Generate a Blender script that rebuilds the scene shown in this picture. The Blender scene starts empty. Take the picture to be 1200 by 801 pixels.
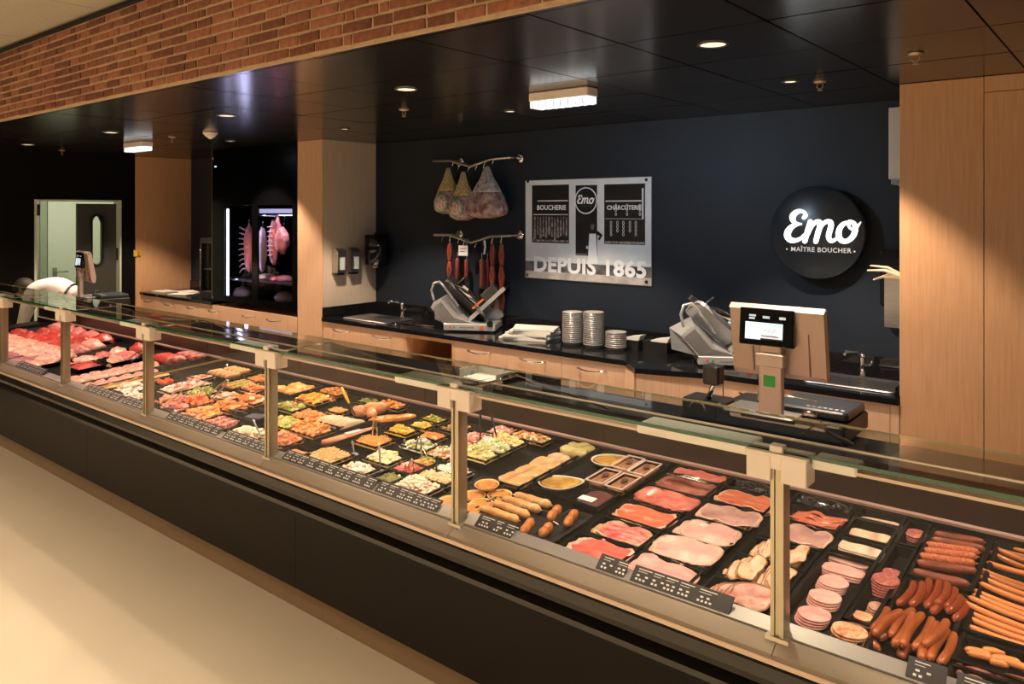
import bpy, bmesh, math, random
from mathutils import Vector, Matrix, noise
random.seed(7)
PI = math.pi
S = bpy.context.scene
COL = S.collection

# ------------------------------------------------------------------ camera
EYE = 1.95
YAW = math.radians(39.46)
FPX, V0 = 907.3, 247.4
cam = bpy.data.cameras.new('camera')
cam.sensor_width = 36.0
cam.lens = 36.0 * FPX / 1200.0
cam.shift_y = -(400.5 - V0) / 1200.0
cam.clip_start = 0.05
co = bpy.data.objects.new('camera', cam)
COL.objects.link(co)
co.location = (0, 0, EYE)
co.rotation_euler = (PI / 2, 0, YAW)
S.camera = co

# ------------------------------------------------------------------ colour management, world
S.view_settings.view_transform = 'Standard'
S.view_settings.look = 'None'
S.view_settings.exposure = 0.0
S.view_settings.gamma = 1.0
S.view_settings.use_curve_mapping = False
S.cycles.max_bounces = 8
S.cycles.transparent_max_bounces = 24
S.cycles.sample_clamp_indirect = 4.0
W = bpy.data.worlds.new('world'); S.world = W; W.use_nodes = True
W.node_tree.nodes['Background'].inputs[0].default_value = (1.0, 0.72, 0.48, 1)
W.node_tree.nodes['Background'].inputs[1].default_value = 0.02

def area(name, loc, rot, sx, sy, e, col, spread=180):
    l = bpy.data.lights.new(name, 'AREA'); l.shape = 'RECTANGLE'; l.size = sx; l.size_y = sy
    l.energy = e; l.color = col; l.spread = math.radians(spread)
    o = bpy.data.objects.new(name, l); COL.objects.link(o); o.location = loc; o.rotation_euler = rot
    return o
def spot(name, loc, tgt, e, col, cone, blend=0.4, r=0.04):
    l = bpy.data.lights.new(name, 'SPOT'); l.energy = e; l.color = col
    l.spot_size = math.radians(cone); l.spot_blend = blend; l.shadow_soft_size = r
    o = bpy.data.objects.new(name, l); COL.objects.link(o); o.location = loc
    o.rotation_euler = (Vector(tgt) - Vector(loc)).to_track_quat('-Z', 'Y').to_euler()
    return o
WARM = (1.0, 0.74, 0.52); WARM2 = (1.0, 0.78, 0.58)
# shop floor lamps, over the customer side in front of the bulkhead
area('shop_light', (-6.0, -0.9, 3.08), (0, 0, 0), 16, 0.9, 640, (1.0, 0.76, 0.52), 105)
area('shop_light', (-3.5, -3.6, 3.08), (0, 0, 0), 12, 1.2, 520, (1.0, 0.76, 0.52), 120)
# recessed ceiling downlights (discs are built with the ceiling below)
FRONT_SPOTS = [(x, 2.95) for x in (-8.81, -6.9, -5.05, -3.19, -1.37, 0.5)]
REAR_SPOTS = [(x, 4.05) for x in (-8.67, -6.86, -5.12, -3.35, -1.45)]
for x, y in FRONT_SPOTS:
    spot('downlight_beam', (x, y, 2.61), (x, y - 0.12, 0), 115, WARM2, 90, 0.6)
for x, y in REAR_SPOTS:
    spot('downlight_beam', (x, y, 2.61), (x, y + 0.1, 0), 190, WARM2, 98, 0.35)
# light bars under the top glass of the display counter
for i in range(7):
    x = -0.16 - 1.15 * i
    c = (1.0, 0.76, 0.58) if i < 4 else (1.0, 0.66, 0.56)
    area('case_light', (x, 2.04, 1.283), (math.radians(28), 0, 0), 1.0, 0.03, 3.0, c, 150)
# emergency luminaires, cool white
spot('emergency_beam', (-2.56, 3.55, 2.5), (-2.6, 4.6, 1.3), 55, (0.6, 0.8, 1.0), 165, 0.8, 0.12)
spot('emergency_beam', (-7.72, 3.45, 2.5), (-7.75, 4.0, 1.2), 4, (0.6, 0.8, 1.0), 160, 0.8, 0.12)
# strip behind the glass of the meat cabinet and the lamp of the back room
area('cabinet_strip_light', (-7.62, 4.62, 1.55), (0, math.radians(-75), 0), 0.9, 0.03, 3.0, (0.72, 0.72, 1.0), 170)
area('cabinet_top_light', (-6.85, 4.68, 1.97), (0, 0, 0), 0.5, 0.05, 2.6, (0.85, 0.82, 1.0), 170)
area('back_room_light', (-10.8, 4.3, 2.55), (0, 0, 0), 1.2, 2.4, 27, (1.0, 1.0, 0.84))

# ------------------------------------------------------------------ photo point -> place on a real plane
RV = Vector((math.cos(YAW), math.sin(YAW))); DV = Vector((-math.sin(YAW), math.cos(YAW)))
def _ray(u, v):
    q = DV + RV * ((u - 600) / FPX)
    return q.x, q.y, (V0 - v) / FPX
def atY(u, v, Y):
    r = _ray(u, v); k = Y / r[1]; return Vector((r[0] * k, Y, EYE + r[2] * k))
def atZ(u, v, Z):
    r = _ray(u, v); k = (Z - EYE) / r[2]; return Vector((r[0] * k, r[1] * k, Z))
def DZ(y): return 0.845 + 0.06 * (y - 2.0)          # height of the tray rims above the sloping deck
CR = {'F': (640, 520, 4.005), 'G': (800, 540, 3.64), 'H': (960, 580, 3.625), 'E': (530, 490, 5.98), 'D': (440, 480, 7.28),
      'C': (300, 420, 5.98), 'B': (200, 420, 8.0), 'A': (80, 370, 8.0), 'Z': (0, 330, 8.0), 'P': (600, 195, 5.339), 'L': (890, 210, 6.159),
      'K': (490, 170, 4.216), 'M': (240, 220, 5.34), 'S': (820, 340, 4.004), 'W': (370, 330, 4.8), 'N': (590, 340, 4.615)}
def cpx(k, x, y): c = CR[k]; return c[0] + x / c[2], c[1] + y / c[2]
def dk(k, x, y, dz=0.0):
    u, v = cpx(k, x, y); r = _ray(u, v)
    t = (0.725 + dz - EYE) / (r[2] - 0.06 * r[1]); return Vector((r[0] * t, r[1] * t, EYE + r[2] * t))

# ------------------------------------------------------------------ materials
MATS = {}
def mat(name, c1, c2=None, scale=20.0, rough=0.5, metal=0.0, bump=0.0, emit=0.0, coat=0.0, stretch=(1, 1, 1), detail=4.0, c3=None, mid=0.5, spec=0.5, contrast=0.18, voro=False):
    if name in MATS: return MATS[name]
    m = bpy.data.materials.new(name); m.use_nodes = True; MATS[name] = m
    nt = m.node_tree; b = nt.nodes['Principled BSDF']
    b.inputs['Roughness'].default_value = rough; b.inputs['Metallic'].default_value = metal
    b.inputs['Base Color'].default_value = (*c1, 1)
    b.inputs['Specular IOR Level'].default_value = spec
    if coat: b.inputs['Coat Weight'].default_value = coat; b.inputs['Coat Roughness'].default_value = 0.12
    tc = mp = nz = None
    if c2 or bump:
        tc = nt.nodes.new('ShaderNodeTexCoord'); mp = nt.nodes.new('ShaderNodeMapping')
        mp.inputs['Scale'].default_value = stretch
        nt.links.new(tc.outputs['Object'], mp.inputs[0])
        if voro:
            nz = nt.nodes.new('ShaderNodeTexVoronoi'); nz.inputs['Scale'].default_value = scale; fo = nz.outputs['Distance']
        else:
            nz = nt.nodes.new('ShaderNodeTexNoise'); nz.inputs['Scale'].default_value = scale; nz.inputs['Detail'].default_value = detail; fo = nz.outputs['Fac']
        nt.links.new(mp.outputs[0], nz.inputs['Vector'])
    if c2:
        cr = nt.nodes.new('ShaderNodeValToRGB'); e = cr.color_ramp.elements
        e[0].position = max(0, mid - contrast); e[0].color = (*c1, 1); e[1].position = min(1, mid + contrast); e[1].color = (*c2, 1)
        if c3: n = e.new(mid + contrast * 0.5); n.color = (*c3, 1)
        nt.links.new(fo, cr.inputs[0]); nt.links.new(cr.outputs[0], b.inputs['Base Color'])
        if emit: nt.links.new(cr.outputs[0], b.inputs['Emission Color'])
    if bump:
        bp = nt.nodes.new('ShaderNodeBump'); bp.inputs['Strength'].default_value = bump; bp.inputs['Distance'].default_value = 0.004
        nt.links.new(fo, bp.inputs['Height']); nt.links.new(bp.outputs[0], b.inputs['Normal'])
    if emit:
        b.inputs['Emission Strength'].default_value = emit
        if not c2: b.inputs['Emission Color'].default_value = (*c1, 1)
    return m
def glass(name, tint, gloss=1.0, rough=0.02, ior=1.45):
    m = bpy.data.materials.new(name); m.use_nodes = True; nt = m.node_tree; nt.nodes.clear(); MATS[name] = m
    out = nt.nodes.new('ShaderNodeOutputMaterial'); mx = nt.nodes.new('ShaderNodeMixShader')
    tr = nt.nodes.new('ShaderNodeBsdfTransparent'); tr.inputs[0].default_value = (*tint, 1)
    gl = nt.nodes.new('ShaderNodeBsdfGlossy'); gl.inputs['Roughness'].default_value = rough; gl.inputs[0].default_value = (gloss, gloss, gloss, 1)
    fr = nt.nodes.new('ShaderNodeFresnel'); fr.inputs[0].default_value = ior
    ge = nt.nodes.new('ShaderNodeNewGeometry'); iv = nt.nodes.new('ShaderNodeMath'); iv.operation = 'SUBTRACT'; iv.inputs[0].default_value = 1.0
    mu = nt.nodes.new('ShaderNodeMath'); mu.operation = 'MULTIPLY'
    nt.links.new(ge.outputs['Backfacing'], iv.inputs[1]); nt.links.new(iv.outputs[0], mu.inputs[0]); nt.links.new(fr.outputs[0], mu.inputs[1])
    nt.links.new(mu.outputs[0], mx.inputs[0]); nt.links.new(tr.outputs[0], mx.inputs[1]); nt.links.new(gl.outputs[0], mx.inputs[2])
    nt.links.new(mx.outputs[0], out.inputs[0]); return m
G_FRONT = glass('clear_glass', (0.985, 0.99, 0.98), 0.8, ior=1.25)
G_TOP = glass('top_glass', (0.90, 0.935, 0.90), 1.0)
G_FILM = glass('clear_film', (0.95, 0.95, 0.95), 1.0, 0.12)
G_DARK = glass('smoked_glass', (0.8, 0.8, 0.86), 0.7, 0.03, 1.3)
G_CUP = glass('clear_plastic', (0.80, 0.78, 0.75), 1.0, 0.15, 1.9)
black = mat('black_plastic', (0.012, 0.011, 0.011), rough=0.35)
trayblack = mat('black_tray_plastic', (0.004, 0.0037, 0.0036), rough=0.42, spec=0.14)
darkcase = mat('dark_counter_panel', (0.0085, 0.0055, 0.0037), rough=0.45, spec=0.15)
brownpanel = mat('brown_rear_panel', (0.042, 0.026, 0.019), rough=0.3, spec=0.4)
steel = mat('brushed_steel', (0.62, 0.60, 0.58), (0.50, 0.48, 0.46), scale=8, rough=0.3, metal=1.0, stretch=(1, 30, 30))
chrome = mat('chrome', (0.8, 0.78, 0.76), rough=0.12, metal=1.0)
alu = mat('satin_aluminium', (0.58, 0.52, 0.45), rough=0.45, metal=0.75)
bracket_m = mat('beige_bracket', (0.88, 0.80, 0.76), rough=0.4)
white = mat('white_plastic', (0.95, 0.93, 0.92), rough=0.4)
paper = mat('paper', (0.85, 0.80, 0.70), (0.76, 0.70, 0.6), scale=9, rough=0.8)
ink = mat('printed_ink', (0.05, 0.05, 0.06), rough=0.7)
wood = mat('oak_laminate', (0.58, 0.31, 0.155), (0.66, 0.37, 0.195), scale=5, rough=0.42, stretch=(14, 14, 0.7), detail=6)
woodcab = mat('light_oak_fronts', (0.66, 0.39, 0.235), (0.73, 0.455, 0.29), scale=5, rough=0.42, stretch=(14, 14, 0.7), detail=6)
woodpale = mat('pale_oak_laminate', (0.58, 0.47, 0.36), (0.66, 0.55, 0.43), scale=5, rough=0.45, stretch=(14, 14, 0.7), detail=6)
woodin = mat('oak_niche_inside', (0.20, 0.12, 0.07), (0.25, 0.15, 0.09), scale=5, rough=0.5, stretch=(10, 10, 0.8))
granite = mat('black_granite', (0.008, 0.008, 0.009), (0.03, 0.028, 0.03), scale=260, rough=0.07, mid=0.62, contrast=0.08)
navy = mat('matt_navy_wall_paint', (0.0105, 0.0165, 0.027), (0.013, 0.020, 0.032), scale=3, rough=0.6, spec=0.35)
blackwall = mat('matt_black_wall_paint', (0.004, 0.0034, 0.003), rough=0.8, spec=0.1)
ceilblack = mat('glossy_black_ceiling_tile', (0.010, 0.009, 0.0085), rough=0.20, spec=0.4)
ceilgrid = mat('black_ceiling_grid', (0.004, 0.004, 0.004), rough=0.6)

# ------------------------------------------------------------------ mesh building
class MB:
    def __init__(s): s.v = []; s.f = []; s.m = []; s.sm = []
    def add(s, vs, fs, mi=0, smooth=False):
        n = len(s.v); s.v += [tuple(p) for p in vs]
        s.f += [tuple(i + n for i in f) for f in fs]; s.m += [mi] * len(fs); s.sm += [smooth] * len(fs); return s
    def box(s, x0, x1, y0, y1, z0, z1, mi=0):
        vs = [(x0, y0, z0), (x1, y0, z0), (x1, y1, z0), (x0, y1, z0), (x0, y0, z1), (x1, y0, z1), (x1, y1, z1), (x0, y1, z1)]
        return s.add(vs, [(0, 3, 2, 1), (4, 5, 6, 7), (0, 1, 5, 4), (1, 2, 6, 5), (2, 3, 7, 6), (3, 0, 4, 7)], mi)
    def rbox(s, x0, x1, y0, y1, z0, z1, r=0.01, mi=0, n=3):
        # box with rounded vertical corners and softened top edge
        def ring(e, z):
            o = []
            for cx, cy, a0 in ((x1 - r, y1 - r, 0), (x0 + r, y1 - r, 90), (x0 + r, y0 + r, 180), (x1 - r, y0 + r, 270)):
                for k in range(n + 1):
                    a = math.radians(a0 + 90 * k / n); o.append((cx + (r - e) * math.cos(a), cy + (r - e) * math.sin(a), z))
            return o
        e = r * 0.35
        return s.loft([ring(e, z0), ring(0, z0 + e), ring(0, z1 - e), ring(e, z1)], mi, True, True, False)
    def loft(s, rings, mi=0, cap0=True, cap1=True, smooth=True, closed=True):
        n = len(rings[0]); vs = [p for r in rings for p in r]; fs = []
        for i in range(len(rings) - 1):
            for j in range(n if closed else n - 1):
                a = i * n + j; b = i * n + (j + 1) % n; fs.append((a, b, b + n, a + n))
        if cap0: fs.append(tuple(range(n))[::-1])
        if cap1: fs.append(tuple(range((len(rings) - 1) * n, len(rings) * n)))
        return s.add(vs, fs, mi, smooth)
    def tube(s, pts, r, n=8, mi=0, smooth=True, round_end=False):
        pts = [Vector(p) for p in pts]; rr = r if isinstance(r, (list, tuple)) else [r] * len(pts)
        if round_end:
            d0 = (pts[0] - pts[1]).normalized(); d1 = (pts[-1] - pts[-2]).normalized()
            pts = [pts[0] + d0 * rr[0] * 0.75, pts[0] + d0 * rr[0] * 0.45] + pts + [pts[-1] + d1 * rr[-1] * 0.45, pts[-1] + d1 * rr[-1] * 0.75]
            rr = [rr[0] * 0.25, rr[0] * 0.75] + list(rr) + [rr[-1] * 0.75, rr[-1] * 0.25]
        rings = []; up = None
        for i, p in enumerate(pts):
            t = (pts[min(i + 1, len(pts) - 1)] - pts[max(i - 1, 0)])
            t = t.normalized() if t.length > 1e-9 else Vector((0, 0, 1))
            if up is None: up = Vector((0, 0, 1)) if abs(t.z) < 0.9 else Vector((1, 0, 0))
            a = t.cross(up).normalized(); b = a.cross(t).normalized(); up = b
            rings.append([p + (a * math.cos(2 * PI * k / n) + b * math.sin(2 * PI * k / n)) * rr[i] for k in range(n)])
        return s.loft(rings, mi, True, True, smooth)
    def cyl(s, c, r, h, n=24, mi=0, r2=None, smooth=False):
        r2 = r if r2 is None else r2
        return s.loft([[(c[0] + q * math.cos(2 * PI * k / n), c[1] + q * math.sin(2 * PI * k / n), c[2] + z) for k in range(n)] for q, z in ((r, 0), (r2, h))], mi, True, True, smooth)
    def lathe(s, prof, n=24, mi=0, c=(0, 0, 0), smooth=True):
        return s.loft([[(c[0] + r * math.cos(2 * PI * k / n), c[1] + r * math.sin(2 * PI * k / n), c[2] + z) for k in range(n)] for r, z in prof], mi, True, True, smooth)
    def prismY(s, poly, y0, y1, mi=0):
        return s.loft([[(x, y, z) for x, z in poly] for y in (y0, y1)], mi, True, True, False)
    def prismX(s, poly, x0, x1, mi=0):
        return s.loft([[(x, y, z) for y, z in poly] for x in (x0, x1)], mi, True, True, False)
    def prismZ(s, poly, z0, z1, mi=0):
        return s.loft([[(x, y, z) for x, y in poly] for z in (z0, z1)], mi, True, True, False)
    def ball(s, c, r, n=6, mi=0, sq=(1, 1, 1)):
        rings = []
        for i in range(1, n):
            a = PI * i / n; rings.append([(c[0] + r * sq[0] * math.sin(a) * math.cos(2 * PI * k / (n + 2)), c[1] + r * sq[1] * math.sin(a) * math.sin(2 * PI * k / (n + 2)), c[2] - r * sq[2] * math.cos(a)) for k in range(n + 2)])
        return s.loft(rings, mi, True, True, True)
    def xf(s, M): s.v = [tuple(M @ Vector(p)) for p in s.v]; return s
    def mesh(s, name, mats):
        me = bpy.data.meshes.new(name); me.from_pydata(s.v, [], s.f)
        ml = list(mats) if isinstance(mats, (list, tuple)) else [mats]
        s.m = [min(q, len(ml) - 1) for q in s.m]
        for m in ml: me.materials.append(m)
        me.polygons.foreach_set('material_index', s.m); me.polygons.foreach_set('use_smooth', s.sm)
        bm = bmesh.new(); bm.from_mesh(me); bmesh.ops.recalc_face_normals(bm, faces=bm.faces); bm.to_mesh(me); bm.free()
        me.update(); return me

def obj(name, mb, mats=None, parent=None, loc=(0, 0, 0), rz=0.0, label=None, cat=None, group=None, kind=None, rot=None):
    me = mb.mesh(name, mats) if isinstance(mb, MB) else mb
    o = bpy.data.objects.new(name, me); COL.objects.link(o)
    o.location = loc; o.rotation_euler = rot if rot else (0, 0, rz)
    if parent: o.parent = parent
    if label: o['label'] = label
    if cat: o['category'] = cat
    if group: o['group'] = group
    if kind: o['kind'] = kind
    return o
def thing(name, label, cat, loc=(0, 0, 0), rz=0.0, group=None, kind=None):
    o = bpy.data.objects.new(name, None); COL.objects.link(o); o.empty_display_size = 0.05
    o.location = loc; o.rotation_euler = (0, 0, rz); o['label'] = label; o['category'] = cat
    if group: o['group'] = group
    if kind: o['kind'] = kind
    return o
def copy_tree(o, parent=None):
    c = o.copy(); COL.objects.link(c)
    if parent: c.parent = parent
    for ch in [q for q in o.children]: copy_tree(ch, c)
    return c
ORD = ['first', 'second', 'third', 'fourth', 'fifth', 'sixth', 'seventh', 'eighth', 'ninth', 'tenth', 'eleventh', 'twelfth', 'thirteenth', 'fourteenth', 'fifteenth', 'sixteenth', 'seventeenth', 'eighteenth', 'nineteenth', 'twentieth']
def text_mesh(body, size, bold=0.0, ext=0.001, align='CENTER', spacing=1.0):
    cu = bpy.data.curves.new('lettering', 'FONT'); cu.body = body; cu.size = size; cu.offset = bold; cu.extrude = ext
    cu.align_x = align; cu.align_y = 'CENTER'; cu.space_character = spacing; cu.resolution_u = 3
    o = bpy.data.objects.new('lettering_source', cu); COL.objects.link(o)
    dg = bpy.context.evaluated_depsgraph_get(); me = bpy.data.meshes.new_from_object(o.evaluated_get(dg))
    bpy.data.objects.remove(o); bpy.data.curves.remove(cu); me.name = 'lettering'; return me
def text(body, size, m, parent, loc, rot=(PI / 2, 0, 0), bold=0.0, ext=0.001, spacing=1.0, name='lettering', label=None):
    me = text_mesh(body, size, bold, ext, spacing=spacing); me.materials.clear(); me.materials.append(m)
    return obj(name, me, None, parent, loc, rot=rot, label=label)

# ------------------------------------------------------------------ the setting
H = 2.63; YW = 5.18; XE = -9.75; YC = 4.52; YB = 2.03
floor_m = mat('cream_polished_floor', (0.68, 0.62, 0.50), (0.74, 0.68, 0.56), scale=1.3, rough=0.22, detail=8, contrast=0.25)
obj('floor', MB().box(-16, 4, -7, 7, -0.1, 0), floor_m, kind='structure')
obj('wall_back', MB().box(XE, 1.2, YW, YW + 0.12, 0, H), navy, kind='structure')
# end wall with the doorway
e = MB(); e.box(XE - 0.15, XE, -4, 3.34, 0, 3.14); e.box(XE - 0.15, XE, 4.28, YW + 0.1, 0, 3.14); e.box(XE - 0.15, XE, 3.34, 4.28, 2.07, 3.14)
obj('wall_left', e, blackwall, kind='structure')
obj('wall_right', MB().box(1.2, 1.32, 2.1, YW + 0.1, 0, H), blackwall, kind='structure')
# back room behind the doorway
room = mat('pale_green_room_paint', (0.60, 0.62, 0.50), rough=0.6)
rb = MB(); rb.box(-12.0, -11.9, 2.6, 6.2, 0, 2.62); rb.box(-11.9, XE - 0.15, 2.5, 2.6, 0, 2.62); rb.box(-11.9, XE - 0.15, 6.2, 6.3, 0, 2.62); rb.box(-12, XE - 0.15, 2.5, 6.3, 2.6, 2.68); rb.box(XE - 0.18, XE - 0.151, 4.31, 6.2, 0, 2.6)
obj('wall_back_room', rb, room, kind='structure')
# doorway trim (light metal frame)
frame_m = mat('pale_door_frame', (0.55, 0.58, 0.46), rough=0.4)
fr = MB(); fr.box(XE - 0.16, XE + 0.012, 3.33, 3.355, 0, 2.085); fr.box(XE - 0.16, XE + 0.012, 4.27, 4.29, 0, 2.085); fr.box(XE - 0.16, XE + 0.012, 3.355, 4.27, 2.065, 2.085)
obj('trim_1', fr, frame_m, kind='structure')
# inner pale door with lever handle
d1 = thing('door_1', 'pale green flush door with a lever handle in the back room', 'door', (-11.88, 4.20, 0)); d1['kind'] = 'structure'
obj('door_panel', MB().box(0, 0.03, 0.02, 0.98, 0.02, 2.16), mat('pale_green_door', (0.62, 0.65, 0.52), rough=0.5), d1)
obj('door_frame', MB().box(0, 0.05, -0.08, 0.0, 0, 2.24).box(0, 0.05, -0.08, 1.08, 2.18, 2.24), mat('grey_green_frame', (0.30, 0.33, 0.24), rough=0.5), d1)
obj('door_handle', MB().box(0.03, 0.05, 0.08, 0.13, 0.92, 1.16).tube([(0.05, 0.105, 1.1), (0.09, 0.105, 1.1), (0.09, 0.26, 1.1)], 0.011), mat('aged_steel', (0.32, 0.32, 0.25), rough=0.4, metal=0.6), d1)
obj('door_closer', MB().box(XE - 0.14, XE - 0.08, 3.37, 3.42, 1.9, 2.03), black, kind='structure')
# dark swing door leaf with the oval window
d2 = thing('door_2', 'dark grey swing door leaf with a tall oval window', 'door', (XE - 0.09, 4.255, 0)); d2['kind'] = 'structure'
lm = mat('dark_grey_door', (0.040, 0.042, 0.036), rough=0.45)
def oval(a, b, n=32): return [(a * (1 if abs(math.sin(t)) < 2 else 1) * math.cos(t), (b - a) * (1 if math.sin(t) > 0 else -1) + a * math.sin(t)) for t in [2 * PI * k / n + 0.001 for k in range(n)]]
N = 64; outer = []; ov = oval(0.052, 0.29, N)
for k in range(N):
    t = 2 * PI * k / N + 0.001; cx, cz = math.cos(t), math.sin(t); m_ = max(abs(cx) / 0.225, abs(cz) / 1.01); outer.append((cx / m_, cz / m_))
oc = (-0.225, 1.03)
WZ = 1.60
lf = MB()
def leafring(pts, x, cz): return [(x, oc[0] + p[0], cz + p[1]) for p in pts]
for sx_, sz_ in ((1, 1), (-1, 1), (-1, -1), (1, -1)):
    kk = min(range(N), key=lambda i: (outer[i][0] - sx_ * 0.225) ** 2 + (outer[i][1] - sz_ * 1.01) ** 2); outer[kk] = (sx_ * 0.225, sz_ * 1.01)
outer2 = [(p[0], p[1] - (WZ - 1.03)) for p in outer]
for x in (0.0, 0.04):
    a = [(x, oc[0] + p[0], WZ + p[1]) for p in ov]; b = [(x, oc[0] + p[0], WZ + p[1]) for p in outer2]
    lf.add(a + b, [(k, (k + 1) % N, N + (k + 1) % N, N + k) for k in range(N)])
lf.loft([leafring(ov, 0.0, WZ), leafring(ov, 0.04, WZ)], 0, False, False, False)
lf.loft([leafring(outer2, 0.0, WZ), leafring(outer2, 0.04, WZ)], 0, False, False, False)
obj('door_panel', lf, lm, d2)
ov2 = oval(0.075, 0.315, N); gk = MB()
gk.loft([leafring(ov, 0.05, WZ), leafring(ov2, 0.05, WZ), leafring(ov2, 0.035, WZ)], 0, False, False, False)
obj('window_gasket', gk, black, d2)
obj('pane', MB().loft([leafring(ov, 0.018, WZ), leafring(ov, 0.024, WZ)], 0), G_FRONT, d2)
obj('hinge', MB().box(0.03, 0.06, 0.0, 0.02, 1.35, 1.5).box(0.03, 0.06, 0.0, 0.02, 0.5, 0.62), black, d2)
# oak panel at the far end of the rear worktop, its edge strip and the yellow switch
obj('wall_panel_far', MB().box(XE, XE + 0.02, 4.46, YW, 0.0, H), wood, kind='structure')
sw = thing('light_switch', 'small yellow switch on the corner of the far oak panel', 'switch', (XE + 0.02, 4.47, 1.43))
obj('plate', MB().box(0, 0.015, -0.04, 0.05, -0.04, 0.04), mat('yellow_plastic', (0.6, 0.42, 0.05), rough=0.4), sw)
obj('button', MB().box(0.015, 0.03, 0.0, 0.03, -0.02, 0.02), mat('orange_red_plastic', (0.7, 0.15, 0.03), rough=0.4), sw)
# pillar clad in oak
pl = thing('wall_pillar', 'oak clad pillar beside the tall black meat cabinet', 'pillar', (-6.25, 4.85, 0)); pl['kind'] = 'structure'
obj('front_board', MB().box(-0.19, 0.20, -0.33, -0.31, 0.02, H), woodcab, pl)
obj('side_board', MB().box(0.18, 0.20, -0.31, 0.33, 0.96, H), woodpale, pl)
obj('core', MB().box(-0.19, 0.178, -0.31, 0.33, 0, H), blackwall, pl)
# tall oak panels on the right
pr = thing('wall_right_cladding', 'tall oak panels to the right of the sink', 'panelling', (-1.03, YC, 0)); pr['kind'] = 'structure'
obj('panel', MB().box(0.0, 0.385, 0, 0.02, 0.1, H - 0.003), wood, pr)
obj('panel', MB().box(0.389, 1.1, 0, 0.02, 0.1, H - 0.085), wood, pr)
obj('panel', MB().box(0.389, 1.1, 0, 0.02, H - 0.081, H - 0.003), wood, pr)
obj('panel', MB().box(1.104, 2.2, 0, 0.02, 0.1, H - 0.003), wood, pr)
obj('panel_core', MB().box(0.0, 2.2, 0.021, 0.66, 0, H), blackwall, pr)
obj('side_panel', MB().box(-0.002, 0.0, 0.0, 0.66, 0.96, H), woodpale, pr)
obj('plinth', MB().box(0.0, 2.2, 0.04, 0.06, 0, 0.1), black, pr)

# black tiled ceiling: every tile a piece of the ceiling
ce = obj('ceiling', MB().box(-10.0, 1.2, YB + 0.065, YW + 0.1, H + 0.012, H + 0.05), ceilgrid, kind='structure')
tm = {}
ys = [YB + 0.02, 2.11, 2.71, 3.31, 3.91, 4.51, 5.11, YW]
xs = [-0.457 - 0.6 * k for k in range(-3, 17)]
for i in range(len(xs) - 1):
    for j in range(len(ys) - 1):
        x1, x0, y0, y1 = xs[i], xs[i + 1], ys[j], ys[j + 1]
        x1 = min(x1, 1.2); x0 = max(x0, XE)
        if x1 - x0 < 0.05: continue
        key = (round(x1 - x0, 2), round(y1 - y0, 2))
        if key not in tm: tm[key] = MB().box(0.004, x1 - x0 - 0.004, 0.004, y1 - y0 - 0.004, 0, 0.011).mesh('tile', ceilblack)
        o = obj('tile', tm[key], None, ce, (x0, y0, H + random.uniform(0, 0.001)), rot=(random.uniform(-.0012, .0012), random.uniform(-.0012, .0012), 0))
# upper shop ceiling, beige tiles
uc = obj('ceiling_shop', MB().box(-16, 4, -7, YB + 0.1, 3.165, 3.2), mat('ceiling_runner', (0.30, 0.25, 0.18), rough=0.7), kind='structure')
beige = mat('beige_ceiling_tile', (0.27, 0.24, 0.185), (0.30, 0.27, 0.21), scale=40, rough=0.85)
bt = MB().box(0.004, 1.196, 0.004, 0.596, 0, 0.02).mesh('tile', beige)
for i in range(-9, 0):
    for j in range(0, 4):
        obj('tile', bt, None, uc, (i * 1.2, YB - 0.06 - 0.6 * (j + 1), 3.145))
# brick bulkhead above the counter front
brick_mortar = mat('sand_mortar', (0.33, 0.235, 0.145), (0.41, 0.295, 0.19), scale=40, rough=0.9, bump=0.4)
bw = obj('wall_bulkhead', MB().box(-10.0, 2.0, YB, YB + 0.02, H - 0.01, 3.145).box(-10, 2, YB + 0.02, YB + 0.06, H + 0.013, 3.16), brick_mortar, kind='structure')
obj('trim_2', MB().box(-10, 2, YB - 0.02, YB, 3.125, 3.145), ceilgrid, kind='structure')
bmats = [mat('red_brick_%s' % n, a, b, scale=30, rough=0.9, bump=0.6) for n, a, b in (('dark', (0.075, 0.024, 0.013), (0.15, 0.050, 0.026)), ('mid', (0.12, 0.040, 0.022), (0.21, 0.075, 0.040)), ('light', (0.17, 0.062, 0.034), (0.27, 0.105, 0.058)))]
def brickbox(mb, x0, x1, z0, z1, y=0.0, mi=0):
    j = lambda: random.uniform(-0.0025, 0.0025)
    p = 0.005 + random.uniform(0, 0.003)
    a = [(x0 + j(), z0 + j()), (x1 + j(), z0 + j()), (x1 + j(), z1 + j()), (x0 + j(), z1 + j())]
    cx, cz = (x0 + x1) / 2, (z0 + z1) / 2
    b = [(cx + (x - cx) * (1 - 0.006 / max(0.03, x1 - x0)), cz + (z - cz) * 0.90) for x, z in a]
    mb.loft([[(x, y, z) for x, z in a], [(x, y - p * 0.7, z) for x, z in a], [(x, y - p, z) for x, z in b]], mi, False, True, False)
rows = 10; pitch = 0.0495; bricks = []
for r in range(rows):
    x = 0.2 - random.uniform(0, 0.2)
    while x > -9.9:
        L = random.choice((0.06, 0.12, 0.15, 0.15, 0.19, 0.19, 0.24, 0.24)); bricks.append((x - L, x - 0.013, H + 0.004 + r * pitch, H + 0.004 + r * pitch + 0.0365)); x -= L
vis = sorted([b for b in bricks if b[1] < -1.35], key=lambda b: -b[1]); near, far = vis[:290], vis[290:] + [b for b in bricks if b[1] >= -1.35]
for x0, x1, z0, z1 in near:
    m_ = MB(); brickbox(m_, x0 - x0, x1 - x0, 0, z1 - z0)
    obj('brick', m_, random.choice(bmats), bw, (x0, YB, z0))
m_ = MB()
for x0, x1, z0, z1 in far: brickbox(m_, x0, x1, z0, z1, YB, random.randrange(3))
obj('bricks', m_, bmats, bw, kind='stuff')

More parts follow.
